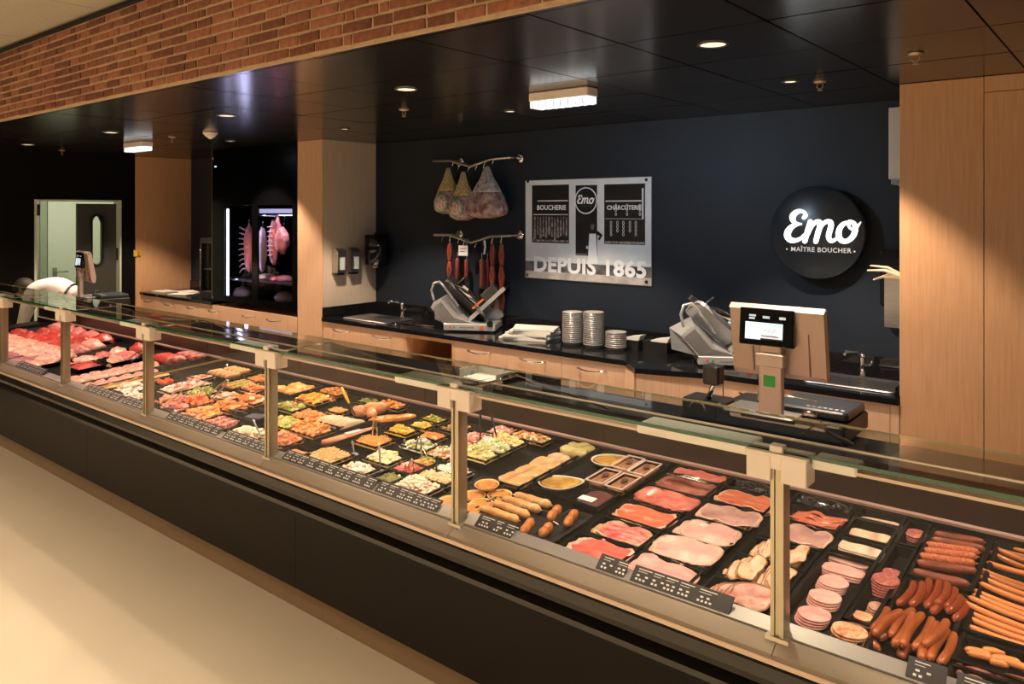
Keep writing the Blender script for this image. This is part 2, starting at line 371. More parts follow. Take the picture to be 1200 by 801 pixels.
# ------------------------------------------------------------------ ceiling fittings
cream_emit = mat('lamp_disc', (1.0, 0.86, 0.62), rough=0.5, emit=1.1)
cups = mat('lamp_ring', (0.03, 0.03, 0.03), rough=0.4)
def ringmesh(a, b):
    return MB().loft([[(r * math.cos(2 * PI * k / 24), r * math.sin(2 * PI * k / 24), z) for k in range(24)] for r, z in ((a, 0.004), (a, -0.002), (b, -0.001), (b, 0.004))], 0, False, False, True)
def lname(k, n, far='door end'): return ['nearest to the oak panels', 'second from the oak panels', 'third from the oak panels', 'fourth from the oak panels', 'fifth from the oak panels', 'sixth from the oak panels'][k]
k = 0
for x, y in FRONT_SPOTS[::-1][1:]:
    t = thing('downlight', 'round recessed ceiling lamp above the display counter, %s' % lname(k, 5), 'lamp', (x, y, H - 0.004), 0, 'downlights above the counter')
    obj('ring', ringmesh(0.052, 0.064), cups, t)
    obj('lens', MB().cyl((0, 0, 0.001), 0.052, 0.002), cream_emit, t); k += 1
k = 0
for x, y in REAR_SPOTS[::-1]:
    t = thing('downlight', 'small round ceiling lamp above the rear worktop, %s' % lname(k, 5), 'lamp', (x, y, H - 0.004), 0, 'downlights above the worktop')
    obj('ring', ringmesh(0.030, 0.045), cups, t)
    obj('lens', MB().cyl((0, 0, 0.001), 0.030, 0.002), cream_emit, t); k += 1
for k, (x, y) in enumerate([(-0.775, 3.67), (-1.33, 4.15), (-3.84, 3.53), (-6.88, 3.48), (-9.37, 3.48)]):
    t = thing('sprinkler', 'small brass ceiling sprinkler, %s' % lname(k, 5), 'sprinkler', (x, y, H), 0, 'ceiling sprinklers')
    br = mat('dull_brass', (0.55, 0.42, 0.28), rough=0.35, metal=0.9)
    obj('plate', MB().lathe([(0.034, 0), (0.03, -0.008), (0.012, -0.012)], 16), br, t)
    obj('frame', MB().tube([(0.012, 0, -0.01), (0.016, 0, -0.03), (0, 0, -0.045)], 0.003, 6).tube([(-0.012, 0, -0.01), (-0.016, 0, -0.03), (0, 0, -0.045)], 0.003, 6), br, t)
    obj('deflector', MB().cyl((0, 0, -0.05), 0.014, 0.003, 12), br, t)
t = thing('smoke_detector', 'pale conical smoke detector on the black ceiling left of centre', 'detector', (-6.25, 3.5, H))
obj('base', MB().lathe([(0.06, 0), (0.06, -0.015), (0.05, -0.02)], 24), bracket_m, t)
obj('sensor_head', MB().lathe([(0.05, -0.02), (0.045, -0.03), (0.012, -0.055), (0.003, -0.06)], 24), bracket_m, t)
led = mat('cool_white_diffuser', (0.80, 0.92, 1.0), rough=0.3, emit=1.2)
for x, lab in ((-2.56, 'boxy emergency luminaire with lit diffuser above the framed poster'), (-7.72, 'boxy emergency luminaire with lit diffuser near the doorway')):
    t = thing('emergency_light', lab, 'lamp', (x, 3.56, H))
    obj('housing', MB().rbox(-0.205, 0.205, -0.055, 0.055, -0.050, 0, 0.012), bracket_m, t)
    df = obj('diffuser', MB().rbox(-0.200, 0.200, -0.050, 0.050, -0.088, -0.051, 0.012), led, t)
    rb_ = MB()
    for q in range(8): rb_.box(-0.180 + q * 0.05, -0.176 + q * 0.05, -0.053, 0.053, -0.091, -0.054)
    obj('diffuser_rib', rb_, white, t, kind='stuff')

# ------------------------------------------------------------------ rear units
def handle(parent, x, z, w=0.17, triangle=False):
    hm = chrome
    pts = [(x - w / 2, 0.0, z), (x - w / 2, -0.022, z)] + [(x - w / 2 + w * k / 8, -0.028 - 0.012 * math.sin(PI * k / 8), z - 0.012 * math.sin(PI * k / 8)) for k in range(9)] + [(x + w / 2, -0.022, z), (x + w / 2, 0, z)]
    obj('handle', MB().tube(pts, 0.007, 6), hm, parent)
def front(unit, x0, x1, z0, z1, nm='door', h=True, hx=None):
    f = obj(nm, MB().box(x0 + 0.0015, x1 - 0.0015, 0, 0.019, z0, z1), woodcab, unit)
    if h: handle(f, (x0 + x1) / 2 if hx is None else hx, z1 - 0.06, min(0.22, (x1 - x0) * 0.5))
    return f
TOPZ = 0.945
def cabinet(x0, x1, fronts, label, y=YC, shift=0):
    t = thing('base_cabinet', label, 'cabinet', (x0, y, 0), 0, 'base cabinets along the rear wall')
    b = MB(); w = x1 - x0
    b.box(0, w, 0.02, 0.64, 0.1, TOPZ - 0.035)
    obj('body', b, wood, t); obj('plinth', MB().box(0, w, 0.06, 0.08, 0, 0.1), black, t)
    for a, c, hd in fronts: front(t, a - x0, c - x0, 0.11, TOPZ - 0.035, 'door', hd)
    return t
FX = [-9.73, -9.262, -8.95, -8.713, -8.163, -7.795, -7.059, -6.512]
cabinet(-9.73, -8.72, [(-9.73, -9.26, 1), (-9.26, -8.72, 1)], 'oak base cabinet at the far end beside the doorway wall')
cabinet(-8.72, -7.80, [(-8.72, -8.16, 1), (-8.16, -7.80, 1)], 'oak base cabinet under the black oven, before the meat cabinet')
cabinet(-7.80, -7.06, [(-7.80, -7.50, 0), (-7.50, -7.06, 1)], 'oak base cabinet under the left half of the meat cabinet')
cabinet(-7.06, -6.45, [(-7.06, -6.60, 1), (-6.60, -6.45, 0)], 'oak base cabinet under the right half of the meat cabinet')
cabinet(-6.04, -4.92, [(-6.035, -5.46, 1), (-5.46, -4.92, 1)], 'oak double base cabinet under the sink beside the pillar')
# open niche unit
t = thing('niche_cabinet', 'open oak niche under the left slicer, without a door', 'cabinet', (-4.92, YC, 0), 0, 'base cabinets along the rear wall')
obj('body', MB().box(0, 0.03, 0, 0.62, 0.1, TOPZ - 0.035).box(0.57, 0.60, 0, 0.62, 0.1, TOPZ - 0.035).box(0.03, 0.57, 0, 0.62, 0.1, 0.13).box(0.03, 0.57, 0, 0.62, TOPZ - 0.065, TOPZ - 0.035), wood, t)
obj('shelf', MB().box(0.03, 0.57, 0.02, 0.6, 0.60, 0.625), wood, t)
obj('back_panel', MB().box(0.03, 0.57, 0.60, 0.62, 0.13, TOPZ - 0.065), woodin, t)
obj('plinth', MB().box(0, 0.6, 0.06, 0.08, 0, 0.1), black, t)
cabinet(-4.32, -3.77, [(-4.32, -3.77, 1)], 'oak drawer cabinet just right of the open niche')
cabinet(-3.77, -3.26, [(-3.77, -3.26, 1)], 'oak drawer cabinet below the folded papers')
cabinet(-3.26, -2.73, [(-3.26, -2.73, 1)], 'oak drawer cabinet below the stacked plastic tubs')
cabinet(-2.03, -1.585, [(-2.03, -1.585, 1)], 'oak drawer cabinet behind the weighing scale')
cabinet(-1.585, -1.03, [(-1.585, -1.08, 1), (-1.08, -1.032, 0)], 'oak drawer cabinet below the right hand sink')
# protruding corner unit under the right slicer
CU = [(-2.73, YC), (-2.55, 4.34), (-2.03, 4.515 - 0.0)]
cu = thing('corner_cabinet', 'angled oak corner cabinet under the right slicer', 'cabinet', (-2.4, 4.6, 0), 0, 'base cabinets along the rear wall')
def off(p): return (p[0] + 2.4, p[1] - 4.6)
obj('body', MB().prismZ([off(p) for p in [(-2.728, 4.55), (-2.55, 4.37), (-2.035, 4.55), (-2.035, 5.15), (-2.728, 5.15)]], 0.1, TOPZ - 0.035), wood, cu)
obj('side_panel', MB().prismZ([off(p) for p in [(-2.725, 4.535), (-2.555, 4.365), (-2.565, 4.352), (-2.735, 4.522)]], 0.1, TOPZ - 0.036), woodcab, cu)
obj('front_panel', MB().prismZ([off(p) for p in [(-2.548, 4.365), (-2.037, 4.543), (-2.037, 4.524), (-2.545, 4.346)]], 0.1, TOPZ - 0.036), woodcab, cu)
# worktops
def worktop(poly, label, lip=None, hole=None):
    t = thing('worktop', label, 'worktop', (poly[0][0], poly[0][1], TOPZ), 0, 'black granite worktops')
    P_ = [(x - poly[0][0], y - poly[0][1]) for x, y in poly]
    obj('slab', MB().prismZ(P_, -0.034, 0.0), granite, t)
    if lip: obj('upstand', MB().box(lip[0] - poly[0][0], lip[1] - poly[0][0], YW - 0.02 - poly[0][1], YW - 0.001 - poly[0][1], 0, 0.10), granite, t)
    return t
worktop([(-9.73, YC - 0.015), (-8.03, YC - 0.015), (-8.03, YW - 0.002), (-9.73, YW - 0.002)], 'black granite worktop at the far end with papers on it', (-9.72, -8.04))
wl = worktop([(-6.04, YC - 0.015), (-2.73, YC - 0.015), (-2.548, 4.33), (-2.02, YC - 0.015), (-1.035, YC - 0.015), (-1.035, YW - 0.002), (-6.04, YW - 0.002)], 'long black granite worktop carrying the slicers and both sinks', (-6.03, -1.04))
obj('side_upstand', MB().box(0.0, 0.02, 0.01, 0.66, 0, 0.095), granite, wl)
obj('end_upstand', MB().box(4.985, 5.004, 0.02, 0.66, 0, 0.06), granite, wl)
def sink(cx, cy, w, d, label, tap_dx):
    t = thing('sink', label, 'sink', (cx, cy, TOPZ)); b = MB(); n = 0
    def rr(ww, dd, r, z):
        o = []
        for sx, sy, a0 in ((1, 1, 0), (-1, 1, 90), (-1, -1, 180), (1, -1, 270)):
            for k in range(5):
                a = math.radians(a0 + 22.5 * k); o.append((sx * (ww / 2 - r) + r * math.cos(a), sy * (dd / 2 - r) + r * math.sin(a), z))
        return o
    b.loft([rr(w, d, .03, 0.001), rr(w, d, .03, 0.006), rr(w - .02, d - .02, .03, 0.012), rr(w - .05, d - .05, .05, 0.012), rr(w - .06, d - .06, .05, 0.009), rr(w - .10, d - .10, .06, 0.002)], 0, True, True, True)
    obj('basin', b, steel, t)
    dm = MB(); [dm.cyl((q * 0.03, -0.01, 0.0025), 0.008, 0.001, 12) for q in (-1, 1)]
    obj('drain_hole', dm, black, t)
    tp = thing('tap', 'chrome mixer tap behind the ' + label.split(' with')[0], 'tap', (cx + tap_dx, cy + d / 2 + 0.05, TOPZ))
    obj('body', MB().lathe([(0.026, 0), (0.022, 0.01), (0.017, 0.02), (0.017, 0.11), (0.020, 0.12), (0.014, 0.14)], 16), chrome, tp)
    obj('spout', MB().tube([(0, 0, 0.115), (-0.03, -0.04, 0.15), (-0.07, -0.10, 0.155), (-0.075, -0.11, 0.135)], [0.014, 0.012, 0.011, 0.011], 10), chrome, tp)
    obj('lever', MB().tube([(0.018, 0, 0.07), (0.05, -0.01, 0.075), (0.055, -0.012, 0.10)], [0.008, 0.006, 0.006], 8), chrome, tp)
sink(-5.55, 4.78, 0.62, 0.36, 'shallow steel sink beside the oak pillar', 0.08)
sink(-1.33, 4.78, 0.50, 0.34, 'shallow steel sink beside the right oak panels', -0.02)

# ------------------------------------------------------------------ tall black meat cabinet
mc = thing('meat_cabinet', 'tall black glazed cabinet with hanging meat and a lit strip', 'cabinet', (-8.03, YC, TOPZ + 0.03))
cb = MB(); Wc = 1.575; zt = H - TOPZ - 0.033
cb.box(0, 0.23, 0, 0.02, 0, zt); cb.box(0.785, 0.895, 0, 0.02, 0, zt); cb.box(1.50, Wc, 0, 0.02, 0, zt); cb.box(0.23, 0.785, 0, 0.02, 0, 0.06); cb.box(0.895, 1.5, 0, 0.02, 0, 0.06)
cb.box(0.23, 0.785, 0, 0.02, 1.04, zt); cb.box(0.895, 1.5, 0, 0.02, 1.04, zt)
cb.box(0, 0.03, 0.02, 0.64, 0, zt); cb.box(Wc - 0.03, Wc, 0.02, 0.64, 0, zt); cb.box(0.03, Wc - 0.03, 0.60, 0.64, 0, zt); cb.box(0.03, Wc - 0.03, 0.02, 0.6, 0, 0.03); cb.box(0.03, Wc - 0.03, 0.02, 0.6, 1.09, 1.12)
obj('body', cb, mat('gloss_black_cabinet', (0.002, 0.002, 0.0025), rough=0.2, spec=0.15), mc)
obj('pane', MB().box(0.23, 0.785, 0.004, 0.009, 0.06, 1.04), G_DARK, mc)
obj('pane', MB().box(0.895, 1.50, 0.004, 0.009, 0.06, 1.04), G_DARK, mc)
obj('edge_trim', MB().box(-0.006, -0.001, -0.004, 0.02, 0, zt), mat('bronze_edge', (0.35, 0.2, 0.08), rough=0.4, metal=0.6), mc)
obj('strip_lamp', MB().box(0.245, 0.262, 0.03, 0.05, 0.06, 1.0), mat('violet_white_tube', (0.75, 0.72, 1.0), emit=6.0), mc)
obj('top_lamp', MB().box(0.66, 1.44, 0.10, 0.13, 0.955, 1.0), mat('violet_white_strip', (0.7, 0.68, 1.0), emit=0.9), mc)
obj('rail', MB().tube([(0.03, 0.2, 0.93), (Wc - 0.03, 0.2, 0.93)], 0.008), chrome, mc)
obj('shelf', MB().box(0.03, Wc - 0.03, 0.08, 0.6, 0.22, 0.235), black, mc)
obj('indicator', MB().box(0.05, 0.09, -0.002, 0, 1.46, 1.475), mat('green_display', (0.5, 0.9, 0.8), emit=1.2), mc)
obj('lock', MB().tube([(0.02, -0.008, 1.56), (0.02, 0, 1.56)], 0.012, 10).tube([(0.02, -0.01, 0.03), (0.02, 0, 0.03)], 0.012, 10), chrome, mc)
rawpink = mat('raw_pork', (0.70, 0.22, 0.20), (0.85, 0.52, 0.46), scale=14, rough=0.4, c3=(0.62, 0.16, 0.15), bump=0.2)
boneish = mat('bone_white', (0.78, 0.60, 0.52), (0.66, 0.40, 0.36), scale=30, rough=0.45)
redmeat = mat('raw_beef', (0.52, 0.035, 0.03), (0.70, 0.12, 0.09), scale=22, rough=0.35, bump=0.2)
fatmeat = mat('fat_marbled_meat', (0.72, 0.24, 0.19), (0.88, 0.66, 0.52), scale=26, rough=0.4, bump=0.2)
purple = mat('dark_purple_meat', (0.35, 0.10, 0.13), (0.50, 0.22, 0.24), scale=20, rough=0.35, bump=0.15)
def blob(a, b, c, seed, n=14, amp=0.18, freq=2.2, flat=0.35):
    m = MB(); rings = []
    for i in range(1, n):
        t = PI * i / n; r = []
        for k in range(n + 4):
            p = 2 * PI * k / (n + 4); d = Vector((math.sin(t) * math.cos(p), math.sin(t) * math.sin(p), -math.cos(t)))
            s_ = 1 + amp * noise.noise(d * freq + Vector((seed * 7.3, seed * 1.7, 0)))
            z = d.z * c * s_; z = z if z > 0 else z * flat
            r.append((d.x * a * s_, d.y * b * s_, z))
        rings.append(r)
    m.loft(rings, 0, True, True, True); return m
CY = YC + 0.22
def inC(x, y, Y=CY): u, v = cpx('M', x, y); return atY(u, v, Y)
def hook(p, parent, h=0.05): obj('hook', MB().tube([(p[0], p[1], p[2] + h), (p[0] + 0.012, p[1], p[2] + h + 0.01), (p[0] + 0.018, p[1], p[2] + h - 0.01), (p[0], p[1], p[2] + 0.01), (p[0] - 0.01, p[1], p[2] - 0.02), (p[0] + 0.006, p[1], p[2] - 0.03)], 0.0035, 6), chrome, parent)
a = inC(275, 380)
t = thing('rib_rack', 'rack of ribs with pale bones hanging in the left half of the cabinet', 'meat', a, 0, 'meat inside the cabinet')
obj('loin', blob(0.055, 0.05, 0.26, 3, flat=1.0), rawpink, t)
for k in range(9):
    z = 0.2 - k * 0.052
    obj('rib', MB().tube([(-0.02, -0.02, z), (-0.08, -0.03, z + 0.02 - k * 0.004), (-0.15 + 0.004 * abs(k - 4), -0.03, z + 0.035 - k * 0.011)], [0.010, 0.008, 0.006], 6, round_end=True), boneish, t)
hook((0.0, 0, 0.26), t)
a = inC(360, 385); t = thing('pork_belly', 'long pale slab of meat hanging left of centre in the cabinet', 'meat', a, 0, 'meat inside the cabinet')
obj('slab', blob(0.075, 0.035, 0.24, 5, amp=0.1, flat=1.0), mat('pale_pork', (0.82, 0.50, 0.46), (0.88, 0.66, 0.60), scale=12, rough=0.4), t); hook((0, 0, 0.24), t)
a = inC(432, 345); t = thing('pork_loin', 'ribbed loin of meat hanging right of centre in the cabinet', 'meat', a, 0, 'meat inside the cabinet')
obj('slab', blob(0.07, 0.04, 0.24, 8, flat=1.0), rawpink, t); ch = MB()
for k in range(7): ch.tube([(-0.06, -0.036, 0.17 - k * 0.05), (0.0, -0.045, 0.175 - k * 0.05), (0.03, -0.036, 0.17 - k * 0.05)], 0.006, 6)
obj('chine_bones', ch, boneish, t); hook((0, 0, 0.23), t)
a = inC(485, 330); t = thing('hanging_joint', 'joint of meat with a shank hanging at the right of the cabinet', 'meat', a, 0, 'meat inside the cabinet')
obj('leg_meat', blob(0.105, 0.06, 0.14, 11, amp=0.3, flat=1.0), rawpink, t)
obj('shank', MB().tube([(-0.03, 0, 0.08), (-0.07, -0.01, 0.19), (-0.06, -0.01, 0.25)], [0.04, 0.024, 0.014], 10, round_end=True), rawpink, t); hook((0.03, 0, 0.2), t)
for (x, y, s_, mm, lab) in ((390, 540, (0.16, 0.09, 0.05), fatmeat, 'long pale meat cut lying on the cabinet shelf'), (470, 560, (0.13, 0.09, 0.04), redmeat, 'bright red meat cut lying on the right of the cabinet shelf'), (500, 520, (0.10, 0.08, 0.05), purple, 'dark meat cut lying at the rear right of the cabinet shelf')):
    a = inC(x, y, YC + 0.3); a.z = TOPZ + 0.03 + 0.245; obj('meat_cut', blob(*s_, x % 13), mm, loc=a, label=lab, cat='meat', group='meat inside the cabinet')
for (x, lab) in ((235, 'ribbed pale joint at the bottom left of the cabinet'), (500, 'pale joint at the bottom right of the cabinet')):
    a = inC(x, 650, YC + 0.25); a.z = TOPZ + 0.075
    t = thing('rolled_joint', lab, 'meat', a, 0, 'meat inside the cabinet')
    obj('body', blob(0.14, 0.08, 0.085, x % 7), boneish, t); sb = MB()
    for k in range(6):
        xx = -0.1 + 0.04 * k; w_ = math.sqrt(max(0.05, 1 - (xx / 0.14) ** 2))
        sb.tube([(xx, -0.08 * w_, 0.0), (xx + .005, -0.06 * w_, 0.055 * w_), (xx, 0, 0.088 * w_), (xx, 0.06 * w_, 0.055 * w_)], 0.004, 6)
    obj('string', sb, rawpink, t)

# black oven and utensil rail in the far recess
ov_t = thing('hot_cupboard', 'black hot cupboard with a glass front on the far worktop', 'oven', (-8.5, 4.85, TOPZ))
obj('body', MB().box(-0.40, 0.42, 0.0, 0.32, 0, 0.04).box(-0.40, 0.42, 0.0, 0.32, 0.62, 0.68).box(-0.40, -0.36, 0, 0.32, 0.04, 0.62).box(0.38, 0.42, 0, 0.32, 0.04, 0.62).box(-0.36, 0.38, 0.28, 0.32, 0.04, 0.62), black, ov_t)
obj('pane', MB().box(-0.36, 0.38, 0.0, 0.006, 0.04, 0.62), G_DARK, ov_t)
obj('shelf', MB().box(-0.36, 0.38, 0.02, 0.28, 0.3, 0.31), steel, ov_t)
obj('handle', MB().tube([(-0.33, -0.005, 0.1), (-0.33, -0.03, 0.1), (-0.33, -0.03, 0.55), (-0.33, -0.005, 0.55)], 0.008, 8), chrome, ov_t)
rl = thing('utensil_rail', 'steel rail with hooks on the dark wall above the hot cupboard', 'rack', (-8.5, YW, 1.72))
obj('bar', MB().tube([(-0.42, -0.03, 0), (0.42, -0.03, 0)], 0.008, 8), steel, rl)
for q in range(6): obj('hook', MB().tube([(-0.35 + 0.14 * q, -0.03, 0.01), (-0.35 + 0.14 * q, -0.045, 0), (-0.35 + 0.14 * q, -0.04, -0.06), (-0.35 + 0.14 * q, -0.06, -0.07)], 0.005, 6), steel, rl)
for q, (x, y, r_) in enumerate(((-9.5, 4.72, 0.1), (-9.2, 4.85, -0.2), (-8.98, 4.68, 0.35))):
    obj('paper_sheet', MB().box(-0.14, 0.14, -0.1, 0.1, 0.001 + q * .002, 0.012 + q * 0.002), paper, loc=(x, y, TOPZ), rz=r_, label='pale paper pad on the far worktop, %s from the oak end panel' % ORD[q], cat='paper', group='papers on the far worktop')

# ------------------------------------------------------------------ display counter
CX0, CX1 = -8.5, 0.75
POSTS = [-0.738, -1.878, -3.032, -4.191, -5.30, -6.40, -7.52]
dc = thing('display_counter', 'long dark refrigerated serve-over counter with straight glass fronts', 'counter', (0, 2.0, 0))
def Lc(y): return y - 2.0
seams = [0.75, -0.742, -3.036, -5.304, -7.524, -8.5]
for a, b in zip(seams[1:], seams[:-1]):
    obj('front_panel', MB().box(a + .001, b - .001, Lc(2.12), Lc(2.15), 0.215, 0.66), darkcase, dc)
    obj('plinth', MB().box(a + .001, b - .001, Lc(2.27), Lc(2.29), 0.0, 0.22), mat('bronze_kick_plate', (0.34, 0.24, 0.15), rough=0.35, metal=0.35), dc)
bump_prof = [(1.945, 0.800), (1.935, 0.79), (1.93, 0.76), (1.945, 0.735), (1.985, 0.722), (2.02, 0.712), (2.03, 0.695), (2.01, 0.683), (1.99, 0.672), (1.988, 0.655), (2.01, 0.640), (2.12, 0.632), (2.16, 0.66), (2.16, 0.80)]
obj('bumper', MB().prismX([(Lc(y), z) for y, z in bump_prof], CX0, CX1), mat('black_bumper', (0.010, 0.008, 0.007), rough=0.3), dc)
bays = [CX1] + POSTS + [CX0]
sillm = mat('champagne_sill', (0.36, 0.30, 0.235), rough=0.45, metal=0.35)
for a, b in zip(bays[1:], bays[:-1]):
    obj('sill', MB().prismX([(Lc(1.932), 0.802), (Lc(1.927), 0.815), (Lc(1.932), 0.828), (Lc(1.972), 0.852), (Lc(2.0), 0.852), (Lc(2.0), 0.802)], a + .001, b - .001), sillm, dc)
    obj('glass_pane', MB().box(a + .004, b - .004, Lc(1.974), Lc(1.980), 0.852, 1.328), G_FRONT, dc)
    m_ = MB().box(a + .004, b - .004, Lc(1.971), Lc(2.31), 1.331, 1.339)
    obj('top_glass', m_, G_TOP, dc)
    obj('glass_edge', MB().box(a + .004, b - .004, Lc(1.9685), Lc(1.9708), 1.330, 1.340), mat('green_glass_edge', (0.01, 0.10, 0.05), rough=0.15), dc)
    obj('glass_edge', MB().box(a + .004, b - .004, Lc(2.3105), Lc(2.3125), 1.332, 1.339), mat('pale_glass_edge', (0.55, 0.45, 0.32), rough=0.3), dc)
trimm = mat('light_trim_strip', (0.62, 0.48, 0.39), rough=0.35, metal=0.2)
obj('trim_strip', MB().box(CX0, CX1, Lc(1.923), Lc(1.929), 0.806, 0.818), trimm, dc)
obj('light_bar', MB().box(CX0, CX1, Lc(1.987), Lc(2.030), 1.306, 1.314), trimm, dc)
obj('cross_rail', MB().box(CX0, CX1, Lc(2.196), Lc(2.203), 1.302, 1.307), trimm, dc)
obj('price_rail', MB().prismX([(Lc(1.982), 0.846), (Lc(1.984), 0.858), (Lc(2.030), 0.872), (Lc(2.037), 0.868), (Lc(2.037), 0.80), (Lc(1.982), 0.80)], CX0, CX1), mat('grey_price_rail', (0.26, 0.235, 0.22), rough=0.4, metal=0.3), dc)
dd = -0.034
obj('deck', MB().prismX([(Lc(2.037), DZ(2.037) + dd), (Lc(2.93), DZ(2.93) + dd), (Lc(2.93), 0.6), (Lc(2.037), 0.6)], CX0, CX1), mat('black_deck', (0.004, 0.0035, 0.0035), rough=0.45, spec=0.15), dc)
obj('rear_rail', MB().prismX([(Lc(2.922), 0.903), (Lc(2.922), 0.912), (Lc(2.94), 0.915), (Lc(2.94), 0.903)], CX0, CX1), mat('rose_metal_rail', (0.62, 0.42, 0.36), rough=0.35, metal=0.4), dc)
for a, b in zip(seams[1:], seams[:-1]):
    mid = (a + b) / 2
    for q, (p0, p1) in enumerate(((a, mid), (mid, b))):
        obj('rear_panel', MB().box(p0 + .002, p1 - .002, Lc(2.945), Lc(2.96), 0.90, 1.046), brownpanel, dc)
obj('rear_filler', MB().box(CX0, CX1, Lc(2.931), Lc(2.944), 0.6, 0.9028), black, dc)
obj('rear_body', MB().box(CX0, CX1, Lc(2.965), Lc(3.20), 0.1, 1.03), darkcase, dc)
obj('service_ledge', MB().box(CX0, CX1, Lc(2.94), Lc(3.23), 1.047, 1.060), mat('black_service_ledge', (0.02, 0.017, 0.015), rough=0.12), dc)
obj('rear_glass', MB().box(CX0, CX1, Lc(3.02), Lc(3.026), 1.0605, 1.066), alu, dc)
postm = mat('olive_steel_post', (0.36, 0.315, 0.225), rough=0.32, metal=0.75)
for i, x in enumerate(POSTS):
    p = obj('post', MB().box(x - 0.017, x - 0.007, Lc(1.966), Lc(2.012), 0.853, 1.30).box(x - 0.0055, x + 0.0055, Lc(1.970), Lc(2.012), 0.853, 1.30).box(x + 0.007, x + 0.017, Lc(1.966), Lc(2.012), 0.853, 1.30), postm, dc)
    obj('foot', MB().box(x - 0.03, x + 0.03, Lc(1.962), Lc(2.02), 0.846, 0.857), alu, p)
    b = MB(); b.rbox(x - 0.078, x - 0.013, Lc(1.956), Lc(2.022), 1.258, 1.322, 0.004); b.rbox(x + 0.013, x + 0.078, Lc(1.956), Lc(2.022), 1.258, 1.322, 0.004); b.box(x - 0.013, x + 0.013, Lc(1.958), Lc(2.02), 1.290, 1.322)
    b.rbox(x - 0.080, x + 0.080, Lc(1.952), Lc(2.025), 1.3225, 1.332, 0.004); b.rbox(x - 0.018, x + 0.018, Lc(1.958), Lc(1.988), 1.332, 1.350, 0.004)
    obj('bracket', b, bracket_m, p)
    obj('screw', MB().cyl((x - 0.045, Lc(1.9), 1.27), 0.0001, 0.0001, 3), bracket_m, p) if False else None
    Lr = 0.34 if i == 0 else 0.25
    obj('arm', MB().rbox(x - 0.082 - Lr, x - 0.082, Lc(1.981), Lc(2.085), 1.303, 1.3295, 0.008), white, p)
    if i == 0: obj('arm', MB().rbox(x + 0.082, x + 0.19, Lc(1.981), Lc(2.05), 1.303, 1.3295, 0.008), white, p)
# price plates on the rail
plate_m = mat('black_price_plate', (0.015, 0.015, 0.016), rough=0.4)
print_m = mat('white_print', (0.75, 0.74, 0.72), rough=0.6)
def Xat(u, Y): return atY(u, 400, Y).x
PL = [(332, 438), (441, 513), (558, 600), (700, 732), (740, 856), (1062, 1108), (1120, 1190), (262, 322), (196, 255), (144, 168), (100, 139), (20, 52)]
LAB = ['under the shallow tagliatelle and mushroom trays', 'in front of the large mushroom salad', 'in front of the pastry rolls', 'in front of the folded cooked ham, short plate', 'in front of the roast beef, the longest plate', 'in front of the spicy smoked sausages', 'at the right edge, in front of the small sausages', 'in front of the cream coloured strips', 'in front of the purple marinated meat', 'by the first glass post left of the skewers', 'in front of the pink sausage row', 'in front of the purple steaks']
for (u0, u1), lb in sorted(zip(PL, LAB)):
    x0, x1 = Xat(u0, 2.0), Xat(u1, 2.0)
    t = thing('price_plate', 'black price plate on the rail ' + lb, 'sign', (x0, 2.0, 0.86), 0, 'price plates on the front rail')
    w = x1 - x0
    prof = [(-0.012, 0.0), (-0.009, -0.002), (0.030, 0.030), (0.027, 0.033)]
    obj('plate', MB().prismX(prof, 0, w), plate_m, t)
    pm = MB(); rng = random.Random(int(u0)); nx = Vector((0, 0.039, 0.033)).normalized(); nn = Vector((0, -0.033, 0.039)).normalized()
    def pt(x, s_): p = Vector((x, -0.012, 0.0)) + nx * s_ + nn * 0.0006; return p
    x = 0.015
    while x < w - 0.03:
        L = rng.uniform(0.03, 0.055)
        for s0, s1, dx in ((0.041, 0.0435, L), (0.034, 0.0355, L * 0.7)):
            pm.add([pt(x, s0), pt(x + dx, s0), pt(x + dx, s1), pt(x, s1)], [(0, 1, 2, 3)])
        for q in range(int(L / 0.012)):
            xx = x + q * 0.012; pm.add([pt(xx, 0.008), pt(xx + 0.007, 0.008), pt(xx + 0.007, 0.014), pt(xx, 0.014)], [(0, 1, 2, 3)])
        for q in range(2):
            xx = x + q * 0.02 + rng.uniform(0, .01); pm.add([pt(xx, 0.020), pt(xx + 0.009, 0.020), pt(xx + 0.009, 0.025), pt(xx, 0.025)], [(0, 1, 2, 3)])
        x += L + rng.uniform(0.004, 0.02)
    obj('print', pm, print_m, t, kind='stuff')
for (u0, u1, lb) in ((516, 536, 'clear card holder on the rail left of the double post'), (559 - 12, 559, 'small oval card on the rail right of the double post')):
    x0, x1 = Xat(u0, 2.0), Xat(u1, 2.0)
    obj('card_holder', MB().prismX([(-0.012, 0.0), (-0.009, -0.002), (0.026, 0.026), (0.023, 0.029)], 0, x1 - x0), mat('frosted_plastic', (0.5, 0.47, 0.45), rough=0.3), loc=(x0, 2.0, 0.86), label=lb, cat='card holder')

# ------------------------------------------------------------------ trays, pans and dishes
def tray_mesh(w, d, h=0.028, taper=0.01, lip=0.007, wall=0.003):
    b = MB()
    def r(e, z): return [(-w / 2 + e, -d / 2 + e, z), (w / 2 - e, -d / 2 + e, z), (w / 2 - e, d / 2 - e, z), (-w / 2 + e, d / 2 - e, z)]
    b.loft([r(taper + lip, -h), r(lip, -0.003), r(0, -0.002), r(0, 0.001), r(lip + wall, 0.001), r(taper + lip + wall, -h + 0.004)], 0, True, True, False)
    return b
TC = {}; USED = []
def tray(x, y, w, d, label, h=0.030, z=0.0, name='serving_tray', group='black trays in the counter', m=None):
    key = (round(w, 3), round(d, 3), h, m.name if m else 0)
    if key not in TC: TC[key] = tray_mesh(w, d, h).mesh(name, m or trayblack)
    o = obj(name, TC[key], None, loc=(x, y, DZ(y) + z), rot=(math.atan(0.06), 0, 0), label=label, cat='tray', group=group)
    return o
